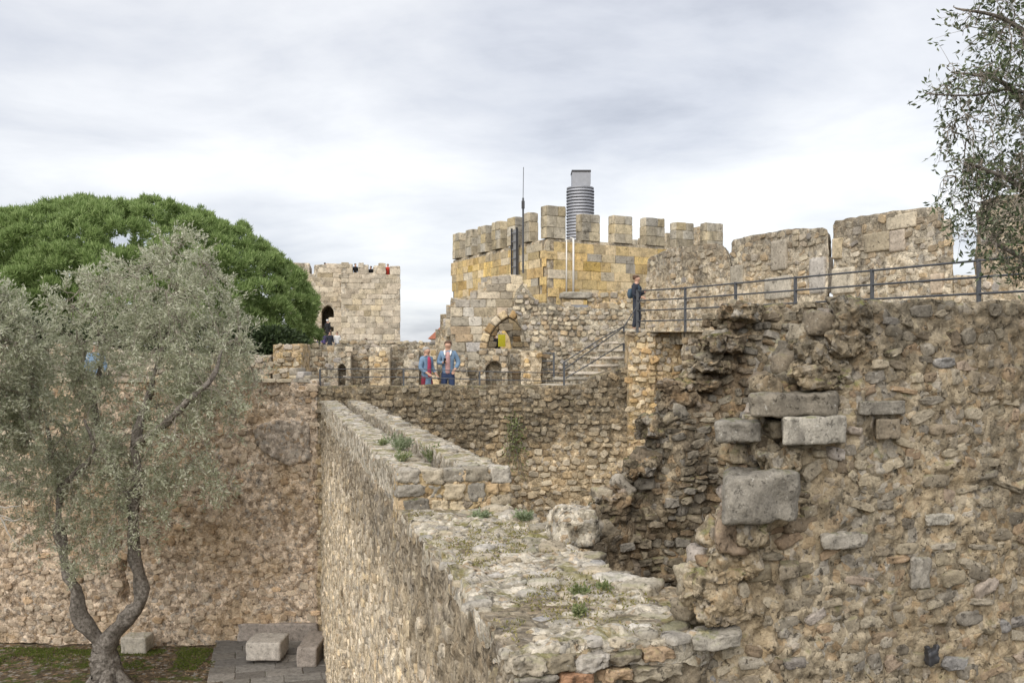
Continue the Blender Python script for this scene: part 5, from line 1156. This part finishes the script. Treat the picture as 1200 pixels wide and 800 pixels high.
# litter: small stones and dead leaves on the courtyard floor, dry tufts on the spur top
g = grit(950); n = 2600; xy = np.column_stack([g.uniform(-15, -5.2, n), 25 - np.abs(g.normal(0, 2.2, n)) - .1, np.full(n, 0.012)])
lt = leaves('leaf_litter', xy, np.column_stack([g.normal(0, 1, n), g.normal(0, 1, n), g.normal(0, .25, n)]), 0.07, 0.035, leafmat('dead_leaf', [(0, (0.10, 0.065, 0.035)), (0.6, (0.20, 0.14, 0.08)), (1, (0.34, 0.27, 0.18))], .8, .1), None, g)
tag(lt, 'dead leaves and chips scattered on the courtyard floor', 'litter', kind='stuff')
n = 5200; u = g.uniform(.03, 1.0, n); v = g.uniform(.15, 4.25, n); k = vnoise(np.column_stack([u * 4, v * 2.2, u * 0]), 33) > 0.28; u, v = u[k], v[k]
q = fu.pts(np.column_stack([u, v]), np.full(len(u), 0.02))
dt = leaves('dry_moss', q, g.normal(0, .6, q.shape) + [0, 0, .55], 0.026, 0.008, leafmat('dry_moss_blade', [(0, (0.12, 0.12, 0.03)), (0.6, (0.24, 0.22, 0.07)), (1, (0.40, 0.34, 0.18))], .8, .2), None, g)
tag(dt, 'yellowish moss and dry grass patches on top of the spur wall', 'moss', kind='stuff')
# ------------------------------------------------------------------ people
m_skin = plain('skin', (0.52, 0.31, 0.22), 0.6, 0, 0.06, 8)
m_eye = plain('eye', (0.02, 0.015, 0.012), 0.3)
def cloth(name, c, rnd=0.0): return plain(name, c, 0.9, 0, 0.22, 14, 0.2)
m_denim = cloth('light_denim', (0.17, 0.26, 0.38)); m_jean = cloth('dark_jeans', (0.03, 0.05, 0.115)); m_navy = cloth('navy_cloth', (0.025, 0.03, 0.045)); m_black = cloth('black_cloth', (0.015, 0.015, 0.018))
m_maroon = cloth('maroon_cloth', (0.20, 0.02, 0.04)); m_pink = cloth('pink_check', (0.50, 0.30, 0.29)); m_red = cloth('red_cloth', (0.5, 0.05, 0.03)); m_crim = cloth('crimson_top', (0.40, 0.05, 0.11)); m_fleece = cloth('white_fleece', (0.75, 0.73, 0.70)); m_grey = cloth('grey_cloth', (0.16, 0.17, 0.2)); m_purp = cloth('purple_cloth', (0.12, 0.09, 0.24))
m_hairg = plain('grey_hair', (0.36, 0.34, 0.31), 0.8); m_hairb = plain('brown_hair', (0.09, 0.045, 0.025), 0.7); m_hairk = plain('dark_hair', (0.02, 0.016, 0.013), 0.7); m_pack = cloth('pack_blue_grey', (0.055, 0.09, 0.13)); m_shoe = plain('shoe', (0.03, 0.028, 0.026), 0.7); m_whitec = cloth('white_cloth', (0.7, 0.7, 0.7))

TMP = bpy.data.scenes.new('workbench')
def skin(name, chains, mat, parent, M, subd=1):
    """one continuous surface grown round connected chains of (x, y, z, rx, ry); chains sharing a point are joined"""
    vs = []; rs = []; es = []; idx = {}
    for ch in chains:
        prev = None
        for p in ch:
            key = tuple(round(c, 4) for c in p[:3])
            if key not in idx: idx[key] = len(vs); vs.append(p[:3]); rs.append((p[3], p[4] if len(p) > 4 else p[3]))
            i = idx[key]
            if prev is not None and prev != i: es.append((prev, i))
            prev = i
    me = bpy.data.meshes.new(name); me.from_pydata(vs, es, []); ob = bpy.data.objects.new(name, me); TMP.collection.objects.link(ob)
    md = ob.modifiers.new('skin', 'SKIN'); md.use_smooth_shade = True
    sl = me.skin_vertices[0].data
    for i, r in enumerate(rs): sl[i].radius = (r[0] * 1.16, r[1] * 1.16)      # the smoothed surface draws in a little
    sl[0].use_root = True
    if subd: s = ob.modifiers.new('sub', 'SUBSURF'); s.levels = subd; s.render_levels = subd
    TMP.view_layers[0].update(); dg = TMP.view_layers[0].depsgraph; ev = ob.evaluated_get(dg); m2 = bpy.data.meshes.new_from_object(ev)
    bpy.data.objects.remove(ob); bpy.data.meshes.remove(me)
    m2.transform(M); m2.materials.clear(); m2.materials.append(mat); m2.name = name
    for p in m2.polygons: p.use_smooth = True
    return put(name, m2, parent)

def person(loc, rz, label, h=1.75, top=m_navy, legs=m_jean, hair=m_hairk, arms=None, stride=0.06, coat=False, shirt=None, detail=True, headyaw=0.0, pack=None, collar=None, lean=0.0, group='visitors on the castle walls', held=None):
    """figure 1.75 m tall facing -Y at rz = 0; arms: [(elbow), (wrist)] left and right"""
    t = thing('person', loc, label, 'person', group); s = h / 1.75
    M = Matrix.Rotation(rz, 4, 'Z') @ Matrix.Rotation(lean, 4, 'X') @ Matrix.Scale(s, 4)
    arms = arms or (((0.25, 0.03, 1.13), (0.26, -0.06, 0.88)), ((-0.25, 0.03, 1.13), (-0.26, -0.06, 0.88)))
    yaw = lambda x, y, z: (x * math.cos(headyaw) - y * math.sin(headyaw), x * math.sin(headyaw) + y * math.cos(headyaw), z)
    sh = {1: (0.19, 0.01, 1.42), -1: (-0.19, 0.01, 1.42)}
    hip = {1: (0.10, 0, 0.88), -1: (-0.10, 0, 0.88)}; kn = {1: (0.11, -stride, 0.49), -1: (-0.11, stride * .5 - .03, 0.49)}; an = {1: (0.115, -stride * .5, 0.085), -1: (-0.115, stride * 1.5, 0.085)}
    body = [[(0, 0, 0.95, .085, .06), (0, 0.01, 1.15, .095, .065), (0, 0.0, 1.33, .11, .075), (0, 0.01, 1.46, .07, .06), (0, 0.0, 1.55, .052, .055), (*yaw(0, -0.012, 1.60), .068, .078), (*yaw(0, -0.008, 1.66), .076, .092), (*yaw(0, -0.0, 1.72), .062, .078)]]
    body.append([(*yaw(0, -0.008, 1.66), .076, .092), (*yaw(0, -0.112, 1.635), .014, .016)])       # nose
    if detail:
        for e in (-1, 1): body.append([(*yaw(0, -0.008, 1.66), .076, .092), (*yaw(e * 0.088, 0.01, 1.645), .012, .022)])   # ears
    for k, e in ((0, 1), (1, -1)):
        el, wr = arms[k]; d = nrm(np.array(wr) - np.array(el)); a = np.array(wr)
        ch = [(0, 0.01, 1.46, .07, .06), (*sh[e], .05), (*el, .036), (*wr, .028), (*(a + d * .06), .036, .022)]
        body.append(ch)
        if detail:
            side = nrm(np.cross(d, [0, 1, 0.2])) * (1 if e > 0 else -1); pal = a + d * .06
            for q, (off, ln) in enumerate(((-0.03, .07), (-0.01, .085), (0.01, .08), (0.03, .062))):
                b0 = pal + d * 0.035 + side * off; b1 = b0 + d * ln * .55; b2 = b1 + (d * .7 + np.array([0, -.5, -.3])) * ln * .5
                body.append([(*pal, .036, .022), (*b0, .0105), (*b1, .0095), (*b2, .008)])
            tb_ = a + d * .03 + side * -.035; body.append([(*(a + d * .06), .036, .022), (*tb_, .012), (*(tb_ + d * .045 + side * -.02), .0095)])
    for e in (1, -1): body.append([(0, 0, 0.95, .085, .06), (*hip[e], .055), (*kn[e], .05), (*an[e], .036), (an[e][0] * 1.05, an[e][1] - .12, .035, .035, .025)])
    skin('body', body, m_skin, t, M, 1)
    # hair cap
    hc = [[(*yaw(0, 0.05, 1.60), .082, .075), (*yaw(0, 0.035, 1.67), .102, .098), (*yaw(0, 0.008, 1.735), .098, .112), (*yaw(0, 0.005, 1.775), .06, .07)]]
    skin('hair', hc, hair, t, M, 1)
    if detail:
        for e in (-1, 1): put('eye', mesh_np('eye', *ball((M @ Vector(yaw(e * .032, -0.094, 1.665))), 0.009), m_eye), t)
    low_ = 0.50 if coat else 0.80; wd = 1.0
    jt = [[(0, 0, low_, .165 if coat else .145, .13 if coat else .115), (0, 0, low_ + .12, .17 if coat else .155, .135 if coat else .12), (0, 0, 1.0, .155, .118), (0, 0.01, 1.15, .15, .112), (0, 0.0, 1.34, .17, .12), (0, 0.012, 1.46, .10, .085), (0, 0.012, 1.53, .075, .07)]]
    for k, e in ((0, 1), (1, -1)):
        el, wr = arms[k]; d = np.array(wr) - np.array(el); jt.append([(0, 0.0, 1.34, .175, .125), (sh[e][0] * .95, 0.01, 1.42, .078), (*el, .06), (*(np.array(el) + d * .92), .046)])
    skin('jacket', jt, top, t, M, 1)
    tr_ = [[(0, 0, 1.02, .13, .095), (0, 0, 0.88, .14, .11)]]
    for e in (1, -1): tr_.append([(0, 0, 0.88, .14, .11), (hip[e][0], 0, 0.80, .098), (*kn[e], .072), (an[e][0], an[e][1], .10, .062)])
    skin('trousers', tr_, legs, t, M, 1)
    for e in (1, -1): skin('shoe', [[(an[e][0], an[e][1] + .05, .05, .05, .05), (an[e][0] * 1.03, an[e][1] - .06, .045, .05, .045), (an[e][0] * 1.08, an[e][1] - .16, .035, .042, .034)]], m_shoe, t, M, 1)
    if shirt: skin('shirt', [[(0, -0.078, 0.84, .072, .07), (0, -0.078, 0.95, .075, .07), (0, -0.085, 1.15, .072, .062), (0, -0.092, 1.34, .066, .06), (0, -0.055, 1.48, .048, .045)]], shirt, t, M, 1)
    if collar: skin('collar', [[(0.07, -0.15, 1.36, .016), (0.085, -0.10, 1.44, .028), (0.085, 0.0, 1.51, .032), (0.0, 0.08, 1.53, .034), (-0.085, 0.0, 1.51, .032), (-0.085, -0.10, 1.44, .028), (-0.07, -0.15, 1.36, .016)]], collar, t, M, 1)
    if pack:
        skin('backpack', [[(0, 0.19, 1.02, .14, .09), (0, 0.21, 1.18, .15, .10), (0, 0.18, 1.38, .12, .08)]], pack, t, M, 1)
        for e in (1, -1): skin('strap', [[(e * .1, 0.14, 1.40, .022), (e * .11, 0.03, 1.50, .022), (e * .11, -.12, 1.38, .02), (e * .13, -.08, 1.15, .018), (e * .12, .1, 1.05, .018)]], pack, t, M, 1)
    if held:
        p = M @ Vector(held); o = MB().box(np.array(p) + np.array(loc), (0.075, 0.012, 0.15)).build('phone', m_black, None); tag(o, 'dark phone held by the man in the denim jacket', 'phone')
    return t
def ball(c, r, n=8):
    v = []; f = []
    for i in range(n // 2 + 1):
        a = math.pi * i / (n // 2)
        for j in range(n): b = 2 * math.pi * j / n; v.append((c[0] + r * math.sin(a) * math.cos(b), c[1] + r * math.sin(a) * math.sin(b), c[2] + r * math.cos(a)))
    for i in range(n // 2):
        for j in range(n): f.append((i * n + j, i * n + (j + 1) % n, (i + 1) * n + (j + 1) % n, (i + 1) * n + j))
    return np.array(v), [np.array(f)]

ZW = EYE - 1.15
def stand(x, yhead, d, h=1.75): q = P(x, yhead, d); return (q[0], q[1], q[2] - h * 0.99)
# the couple on the wall-walk
q = P(525, 400, 26.6); man = person((q[0], q[1], q[2] - 1.80), 0.0, 'man in pale denim jacket and pink checked shirt looking at his phone', 1.80, m_denim, m_jean, m_hairb, (((0.30, 0.04, 1.16), (0.20, -0.10, 0.98)), ((-0.27, 0.02, 1.15), (-0.10, -0.24, 1.17))), 0.05, shirt=m_pink, collar=m_fleece, held=(-0.06, -0.34, 1.22))
q = P(500, 407, 26.4); woman = person((q[0], q[1], q[2] - 1.66), 0.9, 'woman in long light-blue denim coat, crimson top and maroon trousers', 1.66, m_denim, m_maroon, m_hairg, (((0.25, 0.03, 1.14), (0.22, -0.16, 0.98)), ((-0.25, 0.03, 1.13), (-0.20, -0.2, 1.0))), 0.08, coat=True, shirt=m_crim, lean=-0.0)
# the walker with the backpack at the top of the stairs
q = P(746, 323, 29.7); person((q[0], q[1], q[2] - 1.76), 1.15, 'man in dark jacket with a blue-grey backpack at the head of the stairs', 1.76, m_navy, m_navy, m_hairb, (((0.25, 0.0, 1.15), (0.15, -0.25, 1.25)), ((-0.25, 0.03, 1.13), (-0.15, -0.22, 1.05))), 0.04, pack=m_pack)
# visitors by and on the small tower
far = [(384, 374.5, 74, 1.72, m_black, m_black, m_whitec, 'visitor in black with white cap standing highest by the tower arch', 2.6), (379.5, 389, 71, 1.72, m_purp, m_navy, m_hairk, 'visitor in dark purple at the left of the group below the arch', 1.0), (386.5, 388.5, 71, 1.76, m_navy, m_navy, m_hairk, 'visitor in dark navy in the middle of the group below the arch', 0.3), (395, 389, 71.5, 1.7, m_whitec, m_grey, m_hairk, 'visitor in white top and grey trousers right of the group below the arch', 0.0), (373, 396, 71, 1.6, m_purp, m_purp, m_hairk, 'shorter visitor in lilac at the left edge of the arch group', 1.2),
       (424.5, 399, 60, 1.7, m_navy, m_whitec, m_hairk, 'visitor in navy coat behind the rubble parapet, front of two', 0.4), (428.5, 397, 61, 1.75, m_grey, m_grey, m_hairb, 'visitor in grey behind the navy-coated visitor', -0.4),
       (381, 308, 86, 1.7, m_purp, m_navy, m_hairk, 'visitor in purple leaning in the leftmost gap of the small tower', 1.4), (416.5, 309, 83.5, 1.7, m_black, m_black, m_hairk, 'visitor in black in the middle gap of the small tower', 0.6), (434.5, 312, 83.5, 1.6, m_black, m_black, m_hairk, 'visitor in black half hidden in the third gap of the small tower', -0.6), (454.5, 309.5, 83.5, 1.75, m_red, m_red, m_hairb, 'visitor in red jacket on top of the small tower', 0.2),
       (579, 389, 39.3, 1.7, m_black, m_navy, m_hairk, 'dark figure inside the pointed arch beside the yellow board', 0.5), (112, 402, 26.3, 1.72, m_denim, m_jean, m_hairg, 'visitor in blue glimpsed through the olive branches', 0.3)]
for (x, y, d, h, tp, lg, hr, lb, rz) in far:
    q = P(x, y, d); person((q[0], q[1], q[2] - h), rz, lb, h, tp, lg, hr, detail=False)
bpy.data.scenes.remove(TMP)
